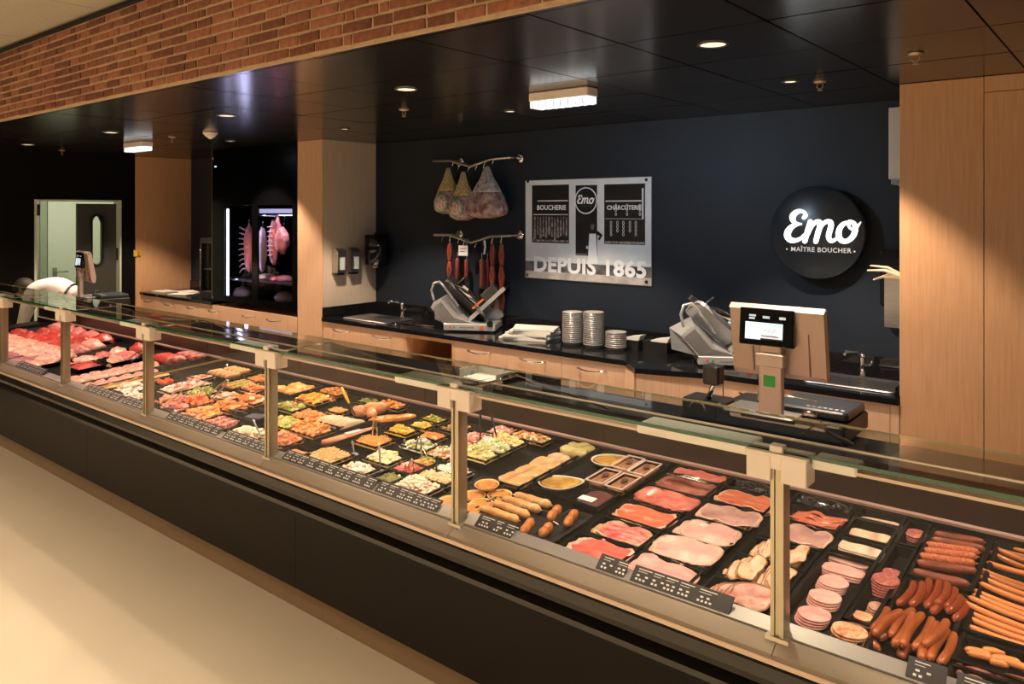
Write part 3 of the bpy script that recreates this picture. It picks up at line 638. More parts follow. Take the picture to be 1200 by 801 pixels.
def deckrot(rz=0.0):
    return (Matrix.Rotation(math.atan(0.06), 4, 'X') @ Matrix.Rotation(rz, 4, 'Z')).to_euler()

# ---- folded slices of ham
def slice_mesh(a, b, seed, n=30, exp=2.6, wav=0.004, th=0.0022, rag=0.05, fold=0.0):
    m = MB(); top = []; rs = (0.0, 0.35, 0.65, 0.90, 1.0); R = random.Random(seed)
    ph = R.uniform(0, 6)
    def P_(r, k):
        t = 2 * PI * k / n; c, s_ = math.cos(t), math.sin(t)
        q = (abs(c) ** exp + abs(s_) ** exp) ** (-1 / exp)
        rg = 1 + rag * noise.noise(Vector((c * 2.2, s_ * 2.2, seed * 3.1)))
        x = a * c * q * r * rg; y = b * s_ * q * r * rg
        z = wav * (1.3 * noise.noise(Vector((x * 26, y * 26, seed))) + 0.7 * math.sin(x * 60 + ph) * r + 0.8 * abs(math.sin(x * 34 + y * 22 + ph))) + fold * abs(x / a) ** 3 * 0.4
        return (x, y, z)
    rings_t = [[(p[0], p[1], p[2] + th) for p in [P_(r, k) for k in range(n)]] for r in rs[1:]]
    rings_b = [[P_(1.0, k) for k in range(n)], [P_(0.4, k) for k in range(n)]]
    m.loft([rings_b[1], rings_b[0]] + rings_t[::-1], 0, True, True, True)
    for i in range(n, 3 * n): m.m[i] = 1
    return m
def ham_pile(x, y, w, d, nsl, m, label, name='sliced_ham', exp=2.6, rag=0.08, shift=(0.012, 0.002), seed=1, z0=-0.022, rz=0.0, zstep=0.0052, wav=0.004, group='piles of sliced ham', fat=None, th=0.0022):
    t = thing(name, label, 'ham' if 'ham' in name else 'sliced meat', (x, y, DZ(y) + z0), 0, group); t.rotation_euler = deckrot(rz)
    w *= 1.14; d *= 1.24; exp = exp + 0.7; shift = (shift[0] * 1.4, shift[1] * 2.0); wav *= 1.25
    ms = [slice_mesh(w / 2 - abs(shift[0]) * nsl / 2.2, d / 2 - abs(shift[1]) * nsl / 2.2, seed * 10 + q, exp=exp, rag=rag, wav=wav, th=th).mesh('slice', [m, RIM.get(m.name, m)]) for q in range(3)]
    for q in range(nsl):
        obj('slice', ms[q % 3], None, t, (shift[0] * (q - nsl / 2), shift[1] * (q - nsl / 2), q * zstep), rz=random.uniform(-0.09, 0.09))
    return t
rawham = mat('raw_ham', (0.55, 0.09, 0.07), (0.80, 0.46, 0.36), scale=11, rough=0.32, bump=0.3, c3=(0.66, 0.18, 0.13), stretch=(1, 2.6, 1), detail=6, contrast=0.2, mid=0.55)
marbham = mat('marbled_ham', (0.48, 0.06, 0.06), (0.80, 0.48, 0.40), scale=24, rough=0.35, bump=0.3, stretch=(1, 2.5, 1), mid=0.56)
orham = mat('smoked_orange_ham', (0.58, 0.13, 0.07), (0.76, 0.34, 0.22), scale=12, rough=0.3, bump=0.3, stretch=(1, 3.5, 1), c3=(0.66, 0.20, 0.11), contrast=0.14)
redham = mat('cured_red_ham', (0.46, 0.08, 0.06), (0.66, 0.22, 0.16), scale=24, rough=0.35, bump=0.3)
dullham = mat('brown_cured_meat', (0.22, 0.06, 0.04), (0.36, 0.12, 0.08), scale=16, rough=0.35, bump=0.2)
cookham = mat('cooked_ham', (0.62, 0.24, 0.22), (0.80, 0.46, 0.41), scale=14, rough=0.35, bump=0.2, stretch=(1, 1.6, 1))
paleham = mat('pale_cooked_ham', (0.68, 0.34, 0.29), (0.82, 0.60, 0.53), scale=11, rough=0.35, bump=0.3, c3=(0.76, 0.47, 0.41), contrast=0.14)
greyham = mat('grey_pink_roast', (0.40, 0.20, 0.18), (0.66, 0.40, 0.34), scale=13, rough=0.35, bump=0.2)
roast = mat('rare_roast_beef', (0.36, 0.10, 0.085), (0.56, 0.24, 0.19), scale=16, rough=0.35, bump=0.3, c3=(0.70, 0.42, 0.34))
turkey = mat('herbed_turkey', (0.74, 0.52, 0.35), (0.42, 0.20, 0.09), scale=26, rough=0.45, bump=0.3, mid=0.66, contrast=0.08)
luncheon = mat('pink_luncheon', (0.66, 0.33, 0.28), (0.78, 0.46, 0.40), scale=40, rough=0.4)
beigemeat = mat('beige_luncheon', (0.78, 0.50, 0.36), (0.84, 0.60, 0.46), scale=30, rough=0.4)
paleliver = mat('pale_pate', (0.80, 0.60, 0.42), (0.86, 0.70, 0.54), scale=30, rough=0.45)
salami = mat('salami', (0.36, 0.09, 0.08), (0.58, 0.24, 0.21), scale=120, rough=0.45, mid=0.6, contrast=0.08)
chorizo = mat('chorizo', (0.50, 0.10, 0.03), (0.72, 0.30, 0.12), scale=60, rough=0.4, c3=(0.80, 0.50, 0.30))
fatrim = mat('pale_fat_rim', (0.82, 0.58, 0.46), (0.74, 0.42, 0.32), scale=30, rough=0.4)
RIM = {'raw_ham': fatrim, 'marbled_ham': mat('herb_crust', (0.70, 0.50, 0.28), (0.38, 0.24, 0.12), scale=60, rough=0.6), 'smoked_orange_ham': mat('orange_fat', (0.74, 0.42, 0.26), rough=0.4),
       'cooked_ham': mat('pink_rind', (0.76, 0.46, 0.38), (0.55, 0.28, 0.20), scale=25, rough=0.45), 'pale_cooked_ham': mat('tan_rind', (0.56, 0.33, 0.22), (0.76, 0.52, 0.42), scale=25, rough=0.5),
       'herbed_turkey': mat('turkey_skin', (0.28, 0.12, 0.04), (0.48, 0.26, 0.10), scale=40, rough=0.5), 'rare_roast_beef': mat('beef_crust', (0.20, 0.09, 0.05), (0.36, 0.18, 0.11), scale=30, rough=0.5), 'grey_pink_roast': fatrim}
crust = mat('brown_ham_rind', (0.45, 0.20, 0.08), (0.62, 0.34, 0.16), scale=30, rough=0.6, bump=0.5)
CXs = [(-1.39, 0.232), (-1.155, 0.222), (-0.907, 0.215), (-0.715, 0.150)]
RY = [2.118, 2.270, 2.425, 2.583, 2.742, 2.868]
RN = ['front', 'second', 'third', 'fourth', 'fifth', 'rearmost']
CN = ['first', 'second', 'third', 'fourth']
for ci, (cx, w) in enumerate(CXs):
    for ri, y in enumerate(RY):
        if ci == 3 and ri < 3: continue
        tray(cx, y, w, 0.148 if ri < 5 else 0.10, 'black tray, %s column of sliced meats from the pâtés, %s row' % (CN[ci], RN[ri]))
ham_pile(-1.39, 2.118, 0.235, 0.125, 4, rawham, 'folded raw ham slices in the front row beside the croquettes', seed=1, rag=0.12)
ham_pile(-1.385, 2.268, 0.195, 0.128, 4, marbham, 'round marbled raw ham slices behind the front raw ham', seed=2, exp=2.0, rag=0.10, shift=(0.006, 0.003))
ham_pile(-1.390, 2.422, 0.225, 0.125, 4, orham, 'orange smoked ham slices in the third row', seed=3, shift=(0.008, 0.001))
ham_pile(-1.39, 2.583, 0.225, 0.118, 5, redham, 'bright red cured ham slices in the fourth row', seed=4, exp=5, rag=0.03, shift=(0.004, 0.001))
ham_pile(-1.39, 2.742, 0.215, 0.12, 4, dullham, 'dark brown cured slices under clear film, fifth row', seed=5, exp=4, rag=0.04, shift=(0.004, 0.001))
ham_pile(-1.39, 2.866, 0.205, 0.07, 4, redham, 'narrow red cured slices in the rearmost row', seed=6, exp=4, rag=0.04, shift=(0.004, 0.001))
ham_pile(-1.165, 2.116, 0.235, 0.125, 4, cookham, 'pink cooked ham slices in the front row, before the roast beef', seed=7, rag=0.08, shift=(0.005, 0.001))
ham_pile(-1.158, 2.275, 0.225, 0.135, 5, paleham, 'pale cooked ham slices with a brown rind, second row', seed=8, rag=0.06, shift=(0.006, 0.001))
ham_pile(-1.153, 2.425, 0.215, 0.128, 5, paleham, 'pale folded ham slices in the third row', seed=9, rag=0.08, shift=(0.008, 0.001))
ham_pile(-1.145, 2.585, 0.215, 0.110, 5, greyham, 'pinkish grey ham slices in the fourth row', seed=10, exp=3.5, rag=0.05, shift=(0.006, 0.001))
ham_pile(-1.145, 2.745, 0.215, 0.105, 4, orham, 'long orange bacon slices left of the right hand post, fifth row', seed=11, exp=4.5, rag=0.04, shift=(0.004, 0.001))
ham_pile(-0.905, 2.118, 0.190, 0.115, 7, roast, 'shingled roast beef slices in a film lined tray, front row', seed=12, exp=2.2, rag=0.10, shift=(0.011, 0.0), name='sliced_beef', group='other sliced meats')
for q, (dx, dy) in enumerate(((-0.045, 0.0), (0.045, 0.002))):
    ham_pile(-0.905 + dx, 2.268 + dy, 0.10, 0.125, 7, turkey, 'pleated turkey slices in the second row, %s of the pair' % ('left' if q == 0 else 'right'), seed=13 + q, exp=2.5, rag=0.12, shift=(0.007, 0.0), name='sliced_turkey', group='other sliced meats', wav=0.007)
for q, (dx, dy) in enumerate(((-0.04, 0.0), (0.04, 0.0))):
    ham_pile(-0.90 + dx, 2.428 + dy, 0.085, 0.115, 6, turkey, 'browned turkey slices in the third row, %s of the post' % ('left' if q == 0 else 'right'), seed=15 + q, exp=2.5, rag=0.12, shift=(0.006, 0.0), name='sliced_turkey', group='other sliced meats', wav=0.007)
ham_pile(-0.885, 2.583, 0.17, 0.095, 5, greyham, 'grey pink roast slices just right of the post', seed=17, exp=3.5, shift=(0.005, 0.0), name='sliced_roast', group='other sliced meats')
for q in range(6):
    obj('bacon_strip', slice_mesh(0.085, 0.012, 60 + q, exp=4, wav=0.006, rag=0.05).mesh('bacon_strip', orham), None, loc=(-0.89 + 0.002 * q, 2.678 + 0.018 * q, DZ(2.7) - 0.012 + 0.002 * q), rot=deckrot(0.03 * (q % 3 - 1)), label='orange bacon strip right of the post, %s from the front of its tray' % ORD[q], cat='bacon', group='bacon strips')
G_OL = mat('black_olives', (0.015, 0.013, 0.02), rough=0.15)
for (bx, by, lb) in ((-1.155, 2.868, 'left'), (-0.90, 2.868, 'right')):
    t = thing('wrapped_pack', 'glossy wrapped pack of dark items behind the post, on its %s' % lb, 'pack', (bx, by, DZ(by) - 0.02))
    m_ = MB()
    for q in range(26): m_.ball((random.uniform(-.085, .085), random.uniform(-.035, .035), random.uniform(0.004, 0.02)), 0.013, 5)
    obj('contents', m_, G_OL, t, kind='stuff'); obj('film', blob(0.1, 0.046, 0.036, 4, amp=0.12), G_FILM, t)
# clear film covers on three trays
for (cx, cy, w, d, lb) in ((-1.39, 2.742, 0.22, 0.14, 'clear film cover over the dark brown cured slices'), (-0.907, 2.118, 0.205, 0.14, 'clear film lining around the roast beef')):
    m_ = MB(); n_ = 10; vs = []; fs = []
    for i in range(n_ + 1):
        for j in range(n_ + 1):
            vs.append((-w / 2 + w * i / n_, -d / 2 + d * j / n_, 0.004 + 0.006 * noise.noise(Vector((i * .6, j * .6, cx)))))
    for i in range(n_):
        for j in range(n_): a = i * (n_ + 1) + j; fs.append((a, a + 1, a + n_ + 2, a + n_ + 1))
    m_.add(vs, fs, 0, True)
    if cx < -1: obj('film_cover', m_, G_FILM, loc=(cx, cy, DZ(cy) + 0.002), rot=deckrot(), label=lb, cat='film')
t = thing('tongs', 'steel tongs lying across the dark brown cured slices', 'tongs', dk('F', 670, 160, 0.02))
obj('arm', MB().tube([(-0.09, 0.0, 0), (0.0, 0.006, 0.004), (0.09, 0.0, 0)], [0.006, 0.007, 0.005], 8), chrome, t)
obj('arm', MB().tube([(-0.09, -0.006, 0), (0.0, -0.012, 0.004), (0.09, -0.010, 0)], [0.006, 0.007, 0.005], 8), chrome, t)
# ---- oval and round luncheon stacks, column four
def stack(x, y, a, b, n, m, label, name='luncheon_slices', z0=-0.026, dz=0.0062, sh=(0.002, 0.003), exp=2.1, rz=0.0, cat='sliced sausage'):
    t = thing(name, label, cat, (x, y, DZ(y) + z0), 0, 'stacks of sliced sausage'); t.rotation_euler = deckrot(rz)
    me = slice_mesh(a, b, int(abs(x) * 1000) % 17, n=24, exp=exp, wav=0.0012, rag=0.015, th=0.005).mesh('slice', m)
    for q in range(max(3, int(n * 0.62))): obj('slice', me, None, t, (sh[0] * q + random.uniform(-.001, .001), sh[1] * q, dz * q), rz=random.uniform(-.04, .04))
def tall(lbl): return lbl
stack(-0.712, 2.835, 0.068, 0.030, 4, beigemeat, 'oval beige slices in the rearmost tray of the fourth column', exp=2.6)
stack(-0.716, 2.722, 0.062, 0.030, 4, mat('salmon_luncheon', (0.80, 0.42, 0.25), (0.86, 0.50, 0.33), scale=30, rough=0.4), 'salmon coloured rectangular slices behind the pale pâté', exp=6)
stack(-0.715, 2.615, 0.066, 0.034, 6, paleliver, 'cream coloured pâté slices in a neat rectangular pile', exp=7)
tray(-0.715, 2.30, 0.15, 0.50, 'long black tray carrying the round pink ham sausage stacks')
for (x, y, lx, ly, n, m_, lb, ex) in (
    (-0.725, 2.515, 0.060, 0.026, 4, greyham, 'grey pink oblong slices behind the pale oblong slices', 5),
    (-0.722, 2.448, 0.062, 0.030, 6, luncheon, 'pale pink oblong slices with rounded ends', 3.2),
    (-0.722, 2.35, 0.042, 0.038, 8, luncheon, 'round pink stack with a darker swirl, third from the front rail', 2),
    (-0.716, 2.255, 0.044, 0.038, 7, luncheon, 'round pale pink stack, second from the front rail', 2),
    (-0.712, 2.150, 0.044, 0.038, 8, cookham, 'round rosy stack nearest the front rail beside the post', 2)):
    stack(x, y, lx, ly, n, m_, lb, exp=ex)
tray(-0.600, 2.80, 0.072, 0.20, 'narrow black tray with the dark salami at the rear rail')
tray(-0.598, 2.56, 0.072, 0.26, 'narrow black tray behind the thick salami stack')
tray(-0.600, 2.30, 0.072, 0.24, 'narrow black tray holding the thick salami stack')
tray(-0.600, 2.10, 0.072, 0.13, 'narrow black tray holding the chorizo loaf')
stack(-0.600, 2.82, 0.032, 0.034, 5, salami, 'small dark salami stack by the rear rail', exp=2)
for (px_, py_, a_, b_, n_, mm, lb) in ((298, 290, 0.030, 0.030, 5, salami, 'dark round salami stack behind the thickest one'),
    (264, 345, 0.037, 0.036, 10, salami, 'thickest round salami stack in the narrow trays'),
    (233, 440, 0.022, 0.022, 7, mat('peppered_sausage', (0.55, 0.33, 0.24), (0.30, 0.12, 0.08), scale=90, rough=0.5), 'small peppered stack beside the orange one'),
    (177, 468, 0.028, 0.022, 5, mat('orange_terrine', (0.74, 0.32, 0.16), (0.82, 0.45, 0.26), scale=40, rough=0.4), 'small orange stack behind the mauve slices'),
    (160, 515, 0.034, 0.024, 4, mat('mauve_sausage', (0.60, 0.28, 0.30), (0.70, 0.40, 0.40), scale=60, rough=0.4), 'mauve oval slices next to the chorizo loaf'),
    (105, 560, 0.044, 0.036, 11, chorizo, 'thick chorizo loaf sliced, at the front rail')):
    p = dk('H', px_, py_, 0.02); stack(p.x, p.y, a_, b_, n_, mm, lb, exp=2)

# ---- sausages
def sausage_mesh(L, r, bend=0.0, name='sausage', m=None, n=12, seg=8, lump=0.04, seed=1):
    pts = []; rr = []
    for k in range(n + 1):
        s_ = k / n; x = (s_ - 0.5) * L
        pts.append((x, bend * (1 - (2 * s_ - 1) ** 2), 0)); rr.append(r * (1 + lump * noise.noise(Vector((x * 40, seed, 0)))) * (0.86 + 0.14 * math.sin(PI * min(max(s_, 0.0), 1.0)) ** 0.4 if 0 < s_ < 1 else 0.84))
    b = MB().tube(pts, rr, seg, round_end=True)
    b.tube([(-L / 2 - r * 0.5, 0, 0), (-L / 2 - r * 1.05, 0, 0.001)], [r * .22, r * .12], 5)
    b.tube([(L / 2 + r * 0.5, 0, 0), (L / 2 + r * 1.05, 0, 0.001)], [r * .22, r * .12], 5)
    return b.mesh(name, m)
def sausage(A, B, r, m, label, name='sausage', bend=0.0, group=None, cat='sausage', lift=0.0, lump=0.04):
    A = Vector(A); B = Vector(B); d = B - A; L = d.length
    me = sausage_mesh(L * 0.9, r, bend, name, m, seed=A.x * 9, lump=lump)
    o = obj(name, me, None, loc=(A + B) / 2 + Vector((0, 0, r + lift)), label=label, cat=cat, group=group)
    o.rotation_euler = (math.asin(max(-1, min(1, 0))), -math.asin(d.z / L), math.atan2(d.y, d.x)); return o
dried = mat('dried_sausage', (0.15, 0.030, 0.014), (0.25, 0.060, 0.028), scale=40, rough=0.42, bump=0.6)
driedred = mat('red_dried_sausage', (0.34, 0.055, 0.015), (0.62, 0.18, 0.07), scale=150, rough=0.38, bump=0.6)
smoked = mat('smoked_sausage', (0.19, 0.040, 0.010), (0.38, 0.105, 0.027), scale=18, rough=0.3, bump=0.2)
smoked2 = mat('glossy_smoked_sausage', (0.17, 0.028, 0.008), (0.31, 0.062, 0.017), scale=12, rough=0.22)
wiener = mat('orange_wiener', (0.62, 0.20, 0.055), (0.74, 0.29, 0.10), scale=6, rough=0.28)
wienshade = mat('shaded_wiener', (0.36, 0.115, 0.03), (0.48, 0.17, 0.05), scale=6, rough=0.3)  # wiener colour darkened to paint in the shadow of the glass
darkred = mat('dark_red_sausage', (0.20, 0.04, 0.025), (0.34, 0.09, 0.06), scale=30, rough=0.35)
tray(-0.470, 2.70, 0.172, 0.37, 'black tray of dried sausages behind the smoked ones', h=0.03)
tray(-0.470, 2.28, 0.172, 0.42, 'large black tray heaped with smoked sausages', h=0.03)
tray(-0.290, 2.60, 0.172, 0.60, 'large black tray of long orange wieners', h=0.03)
tray(-0.290, 2.215, 0.172, 0.13, 'black tray of short orange sausages at the right', h=0.03)
tray(-0.290, 2.085, 0.172, 0.10, 'black tray of dark red sausages at the front right', h=0.03)
def sa(k, ax, ay, bx, by, r, m, label, group, lift=0.0, bend=0.0, name='sausage', base=-0.024, cat='sausage', lump=0.04):
    A = dk(k, ax, ay, base + r + lift); B = dk(k, bx, by, base + r + lift); A.z -= r; B.z -= r
    return sausage(A, B, r, m, label, name, bend, group, cat, 0.0, lump)
for q, (a, m_, c) in enumerate((((400, 325, 635, 378), dried, 'dark brown'), ((412, 287, 668, 322), dried, 'dark brown'), ((425, 258, 662, 290), driedred, 'red grainy'), ((445, 235, 668, 262), driedred, 'red grainy'), ((455, 210, 678, 243), driedred, 'red grainy'), ((480, 190, 700, 228), dried, 'brown'), ((490, 165, 700, 200), dried, 'brown'))):
    sa('H', *a, 0.0145, m_, '%s dried sausage, %s from the front of its tray' % (c, ORD[q]), 'dried sausages', name='dried_sausage', bend=-0.004, lift=0.004, lump=0.15)
back = [(405, 368, 335, 465), (440, 370, 390, 470), (468, 356, 418, 455), (512, 358, 452, 478), (545, 370, 500, 465), (535, 400, 480, 500), (578, 395, 535, 478), (602, 428, 545, 495), (620, 445, 575, 530)]
for q, a in enumerate(back):
    sa('H', *a, 0.0120, smoked2, 'glossy smoked sausage, rear half of the heap, %s from the left' % ORD[q], 'rear smoked sausages', lift=0.012 + 0.010 * (q % 3 == 1), bend=0.008, name='smoked_sausage')
frontS = [(215, 585, 250, 655), (292, 482, 228, 572), (352, 492, 232, 592), (330, 560, 250, 610), (402, 485, 300, 600), (400, 500, 315, 640), (440, 502, 350, 642), (482, 522, 400, 655), (505, 540, 430, 700), (545, 532, 442, 640), (548, 572, 468, 700), (574, 588, 512, 718), (380, 640, 350, 690), (450, 650, 430, 705)]
for q, a in enumerate(frontS):
    top = q in (2, 5, 6, 9); low = q in (0, 3, 12, 13)
    sa('H', *a, 0.0122, smoked, 'brown smoked sausage, front half of the heap, %s from the left%s' % (ORD[q], ' and on top' if top else ''), 'front smoked sausages', lift=0.024 if top else (0.0 if low else 0.010), bend=0.006 * (1 if q % 2 else -1), name='smoked_sausage')
W_ = [(632, 520, 905, 625, 0), (632, 555, 905, 650, 0), (615, 455, 905, 575, 1), (620, 490, 905, 600, 0), (632, 430, 905, 540, 1), (655, 402, 905, 500, 0), (652, 420, 905, 520, 0), (682, 372, 905, 460, 1)]
for q, a in enumerate(sorted(W_, key=lambda a: -(a[1]))):
    sa('H', *a[:4], 0.0085, wiener, 'long orange wiener, %s from the front of the pile' % ORD[q], 'long orange wieners', lift=0.008 + 0.012 * a[4], bend=-0.006, name='wiener')
W2 = [(680, 345, 905, 435), (685, 315, 905, 395), (690, 330, 905, 412), (712, 285, 905, 340), (722, 240, 905, 320), (750, 225, 905, 290), (755, 200, 905, 245), (770, 235, 905, 268)]
for q, a in enumerate(W2):
    sa('H', *a, 0.0085, wienshade if q % 3 != 0 else wiener, 'wiener behind the orange pile, %s from it' % ORD[q], 'wieners at the back', lift=0.004 + 0.006 * (q % 2), bend=-0.005, name='wiener')
for q, a in enumerate([(625, 655, 722, 678), (640, 672, 725, 690), (695, 655, 880, 690), (735, 690, 850, 710), (730, 705, 800, 722), (790, 705, 905, 745)]):
    sa('H', *a, 0.010, wiener, 'short orange sausage at the right edge, %s from the left' % ORD[q], 'short orange sausages', lift=0.006 * (q % 2), name='short_sausage', bend=0.003)
for q, a in enumerate([(592, 712, 596, 765), (612, 742, 748, 760), (640, 775, 750, 795), (752, 768, 905, 800), (630, 760, 690, 800)]):
    sa('H', *a, 0.010, darkred, 'dark red sausage at the bottom right, %s from the left' % ORD[q], 'dark red sausages', lift=0.004 * (q % 2), name='dark_sausage', bend=0.003)

# ---- pastries
golden = mat('golden_pastry', (0.58, 0.26, 0.07), (0.76, 0.46, 0.18), scale=34, rough=0.55, bump=0.7)
brownp = mat('browned_pastry', (0.36, 0.11, 0.025), (0.62, 0.25, 0.06), scale=30, rough=0.45, bump=0.6)
palep = mat('pale_pastry', (0.52, 0.26, 0.08), (0.78, 0.58, 0.33), scale=28, rough=0.55, bump=0.9, c3=(0.66, 0.40, 0.17))
slate = mat('slate_tray', (0.022, 0.021, 0.022), rough=0.4, spec=0.3)
tray(-1.80, 2.17, 0.30, 0.22, 'wide dark tray carrying the pastry rolls', h=0.02, m=slate, z=-0.012)
tray(-1.595, 2.215, 0.105, 0.25, 'dark tray carrying the browned croquettes', h=0.02, m=slate, z=-0.011)
tray(-2.045, 2.24, 0.17, 0.26, 'dark tray carrying the small round quiches', h=0.018, m=slate, z=-0.014)
tray(-1.975, 2.62, 0.135, 0.52, 'long black tray of flat pastries beside the salads', h=0.024)
tray(-1.80, 2.66, 0.185, 0.52, 'black tray carrying the two teardrop pies', h=0.024)
tray(-1.62, 2.46, 0.14, 0.17, 'black tray wrapped in film with a white label', h=0.026)
tray(-1.61, 2.74, 0.145, 0.36, 'black tray carrying the tubs of pâté', h=0.024)
rolls = [(125, 665, 360, 745), (205, 620, 462, 705), (295, 583, 535, 670), (362, 552, 615, 632), (440, 528, 688, 598)]
for q, (ax, ay, bx, by) in enumerate(rolls):
    A = dk('E', ax, ay, 0.0); B = dk('E', bx, by, 0.0); A.z -= 0.022; B.z -= 0.022
    sausage(A, B, 0.017, palep if q > 2 else golden, 'golden pastry roll, %s from the front rail' % ORD[q], 'pastry_roll', 0.002, 'pastry rolls', 'pastry', lump=0.35)
for q, (ax, ay, bx, by) in enumerate([(560, 700, 490, 800), (690, 735, 620, 815), (750, 610, 680, 700), (865, 640, 800, 740)]):
    A = dk('E', ax, ay, 0.0); B = dk('E', bx, by, 0.0); A.z -= 0.022; B.z -= 0.022; c = (A + B) / 2
    t = thing('croquette', 'browned twisted croquette, %s of four from the front' % ORD[q], 'pastry', c, math.atan2((B - A).y, (B - A).x), 'browned croquettes')
    L = (B - A).length / 2
    obj('half', blob(L * 0.62, 0.0165, 0.019, q + 2, amp=0.12, flat=0.9), brownp, t, (-L * 0.45, 0, 0.017)); obj('half', blob(L * 0.62, 0.0165, 0.019, q + 9, amp=0.12, flat=0.9), brownp, t, (L * 0.45, 0, 0.017))
obj('cocktail_stick', MB().tube([(-0.02, 0.0, 0), (0.02, 0.0, 0.004)], 0.0022, 6), white, loc=dk('E', 725, 735, 0.02), rz=-0.5, label='small white stick beside the croquettes', cat='stick')
piebase = mat('pie_crust', (0.66, 0.38, 0.14), (0.78, 0.50, 0.22), scale=40, rough=0.6, bump=0.5)
piefill = mat('pie_filling', (0.72, 0.36, 0.08), (0.84, 0.52, 0.18), scale=30, rough=0.4, bump=0.4, c3=(0.55, 0.18, 0.03))
def quiche(p, r, label, lift=0.0):
    t = thing('round_quiche', label, 'pastry', (p.x, p.y, p.z + lift), 0, 'small round quiches'); t.rotation_euler = deckrot(); t.scale = (1.08, 1.08, 0.62)
    obj('crust', MB().lathe([(r * 0.8, 0), (r, 0.018), (r * 0.985, 0.022), (r * 0.90, 0.019), (r * 0.86, 0.013)], 28), piebase, t)
    b = MB().lathe([(r * 0.88, 0.014), (r * 0.6, 0.020), (r * 0.3, 0.022), (r * 0.01, 0.021)], 24); obj('filling', b, piefill, t)
for k_, x, y, r, lift, lb in (('E', 243, 480, 0.046, 0.0, 'small round quiche set on top of its neighbours'), ('E', 333, 510, 0.046, -0.024, 'small round quiche right of the raised one'), ('E', 205, 575, 0.045, -0.024, 'small round quiche just behind the pastry rolls'), ('E', 150, 515, 0.045, -0.024, 'small round quiche under the raised one'),
    ('E', 118, 610, 0.045, -0.024, 'small round quiche hidden behind the double post'), ('D', 560, 780, 0.045, -0.024, 'small round quiche left of the double post'), ('D', 640, 745, 0.045, -0.024, 'small round quiche directly left of the post, by the mushroom salad')):
    quiche(dk(k_, x, y), r, lb, lift)
def slab(x, y, w, d, h, m, label, name, group, rz=0.0, seed=1, z0=-0.02):
    b = slice_mesh(w / 2, d / 2, seed, exp=6, rag=0.04, wav=0.004, th=h); o = obj(name, b, m, loc=(x, y, DZ(y) + z0), label=label, cat='pastry', group=group); o.rotation_euler = deckrot(rz); return o
for q, y in enumerate((2.425, 2.53, 2.625)): slab(-1.975, y, 0.118, 0.108, 0.022, palep, 'flat puff pastry square, %s from the front' % ORD[q], 'puff_pastry', 'flat puff pastries', 0.08 * (q - 1), q)
t = thing('terrine_loaf', 'orange pink terrine loaf behind the puff pastries', 'terrine', (-1.97, 2.715, DZ(2.715) - 0.02)); t.rotation_euler = deckrot(0.1)
obj('loaf', blob(0.062, 0.038, 0.035, 4, amp=0.1, flat=0.5), mat('orange_loaf', (0.72, 0.36, 0.2), (0.82, 0.5, 0.3), scale=20, rough=0.5, bump=0.4), t)
for q, y in enumerate((2.80, 2.865)): slab(-1.955, y, 0.12, 0.055, 0.03, mat('green_herb_terrine', (0.40, 0.33, 0.10), (0.55, 0.46, 0.2), scale=26, rough=0.45, bump=0.4), 'olive green herb terrine at the rear, %s piece' % ('nearer' if q == 0 else 'farther'), 'herb_terrine', 'herb terrines', 0, q)
dishm = mat('cream_ceramic', (0.66, 0.56, 0.44), rough=0.25)
greenpie = mat('baked_gratin', (0.30, 0.12, 0.02), (0.66, 0.42, 0.08), scale=28, rough=0.35, bump=0.4)
def teardrop(r, tip, n=40, sc=1.0):
    o = []
    for k in range(n):
        a = 2 * PI * k / n; e = max(0, math.cos(a)) ** 3 * tip; o.append((sc * (r + e) * math.cos(a), sc * r * math.sin(a) * (1 - 0.35 * max(0, math.cos(a)) ** 2 * (tip / r))))
    return o
for (p, lb) in ((dk('E', 742, 440, 0.0), 'teardrop shaped baked pie in a cream dish, in front'), (dk('E', 1105, 285, 0.0), 'teardrop shaped baked pie in a cream dish, at the rear rail')):
    t = thing('teardrop_pie', lb, 'pie', (p.x, p.y, p.z - 0.014), math.radians(50), 'teardrop pies'); t.scale = (1.3, 1.3, 0.55)
    b = MB(); r_ = 0.062
    b.loft([[(x, y, z) for x, y in teardrop(r_, 0.022, sc=s_)] for s_, z in ((0.8, -0.008), (1.0, 0.018), (1.0, 0.022), (0.93, 0.022), (0.90, 0.014))], 0, True, True, True)
    obj('dish', b, dishm, t); b = MB(); b.loft([[(x, y, z) for x, y in teardrop(r_, 0.022, sc=s_)] for s_, z in ((0.91, 0.015), (0.7, 0.021), (0.3, 0.022), (0.01, 0.021))], 0, True, True, True)
    obj('filling', b, greenpie, t)
pate = mat('coarse_pate', (0.30, 0.11, 0.05), (0.60, 0.36, 0.22), scale=55, rough=0.35, bump=0.4)
G_TUB = glass('clear_tub', (0.88, 0.84, 0.80), 1.0, 0.08)
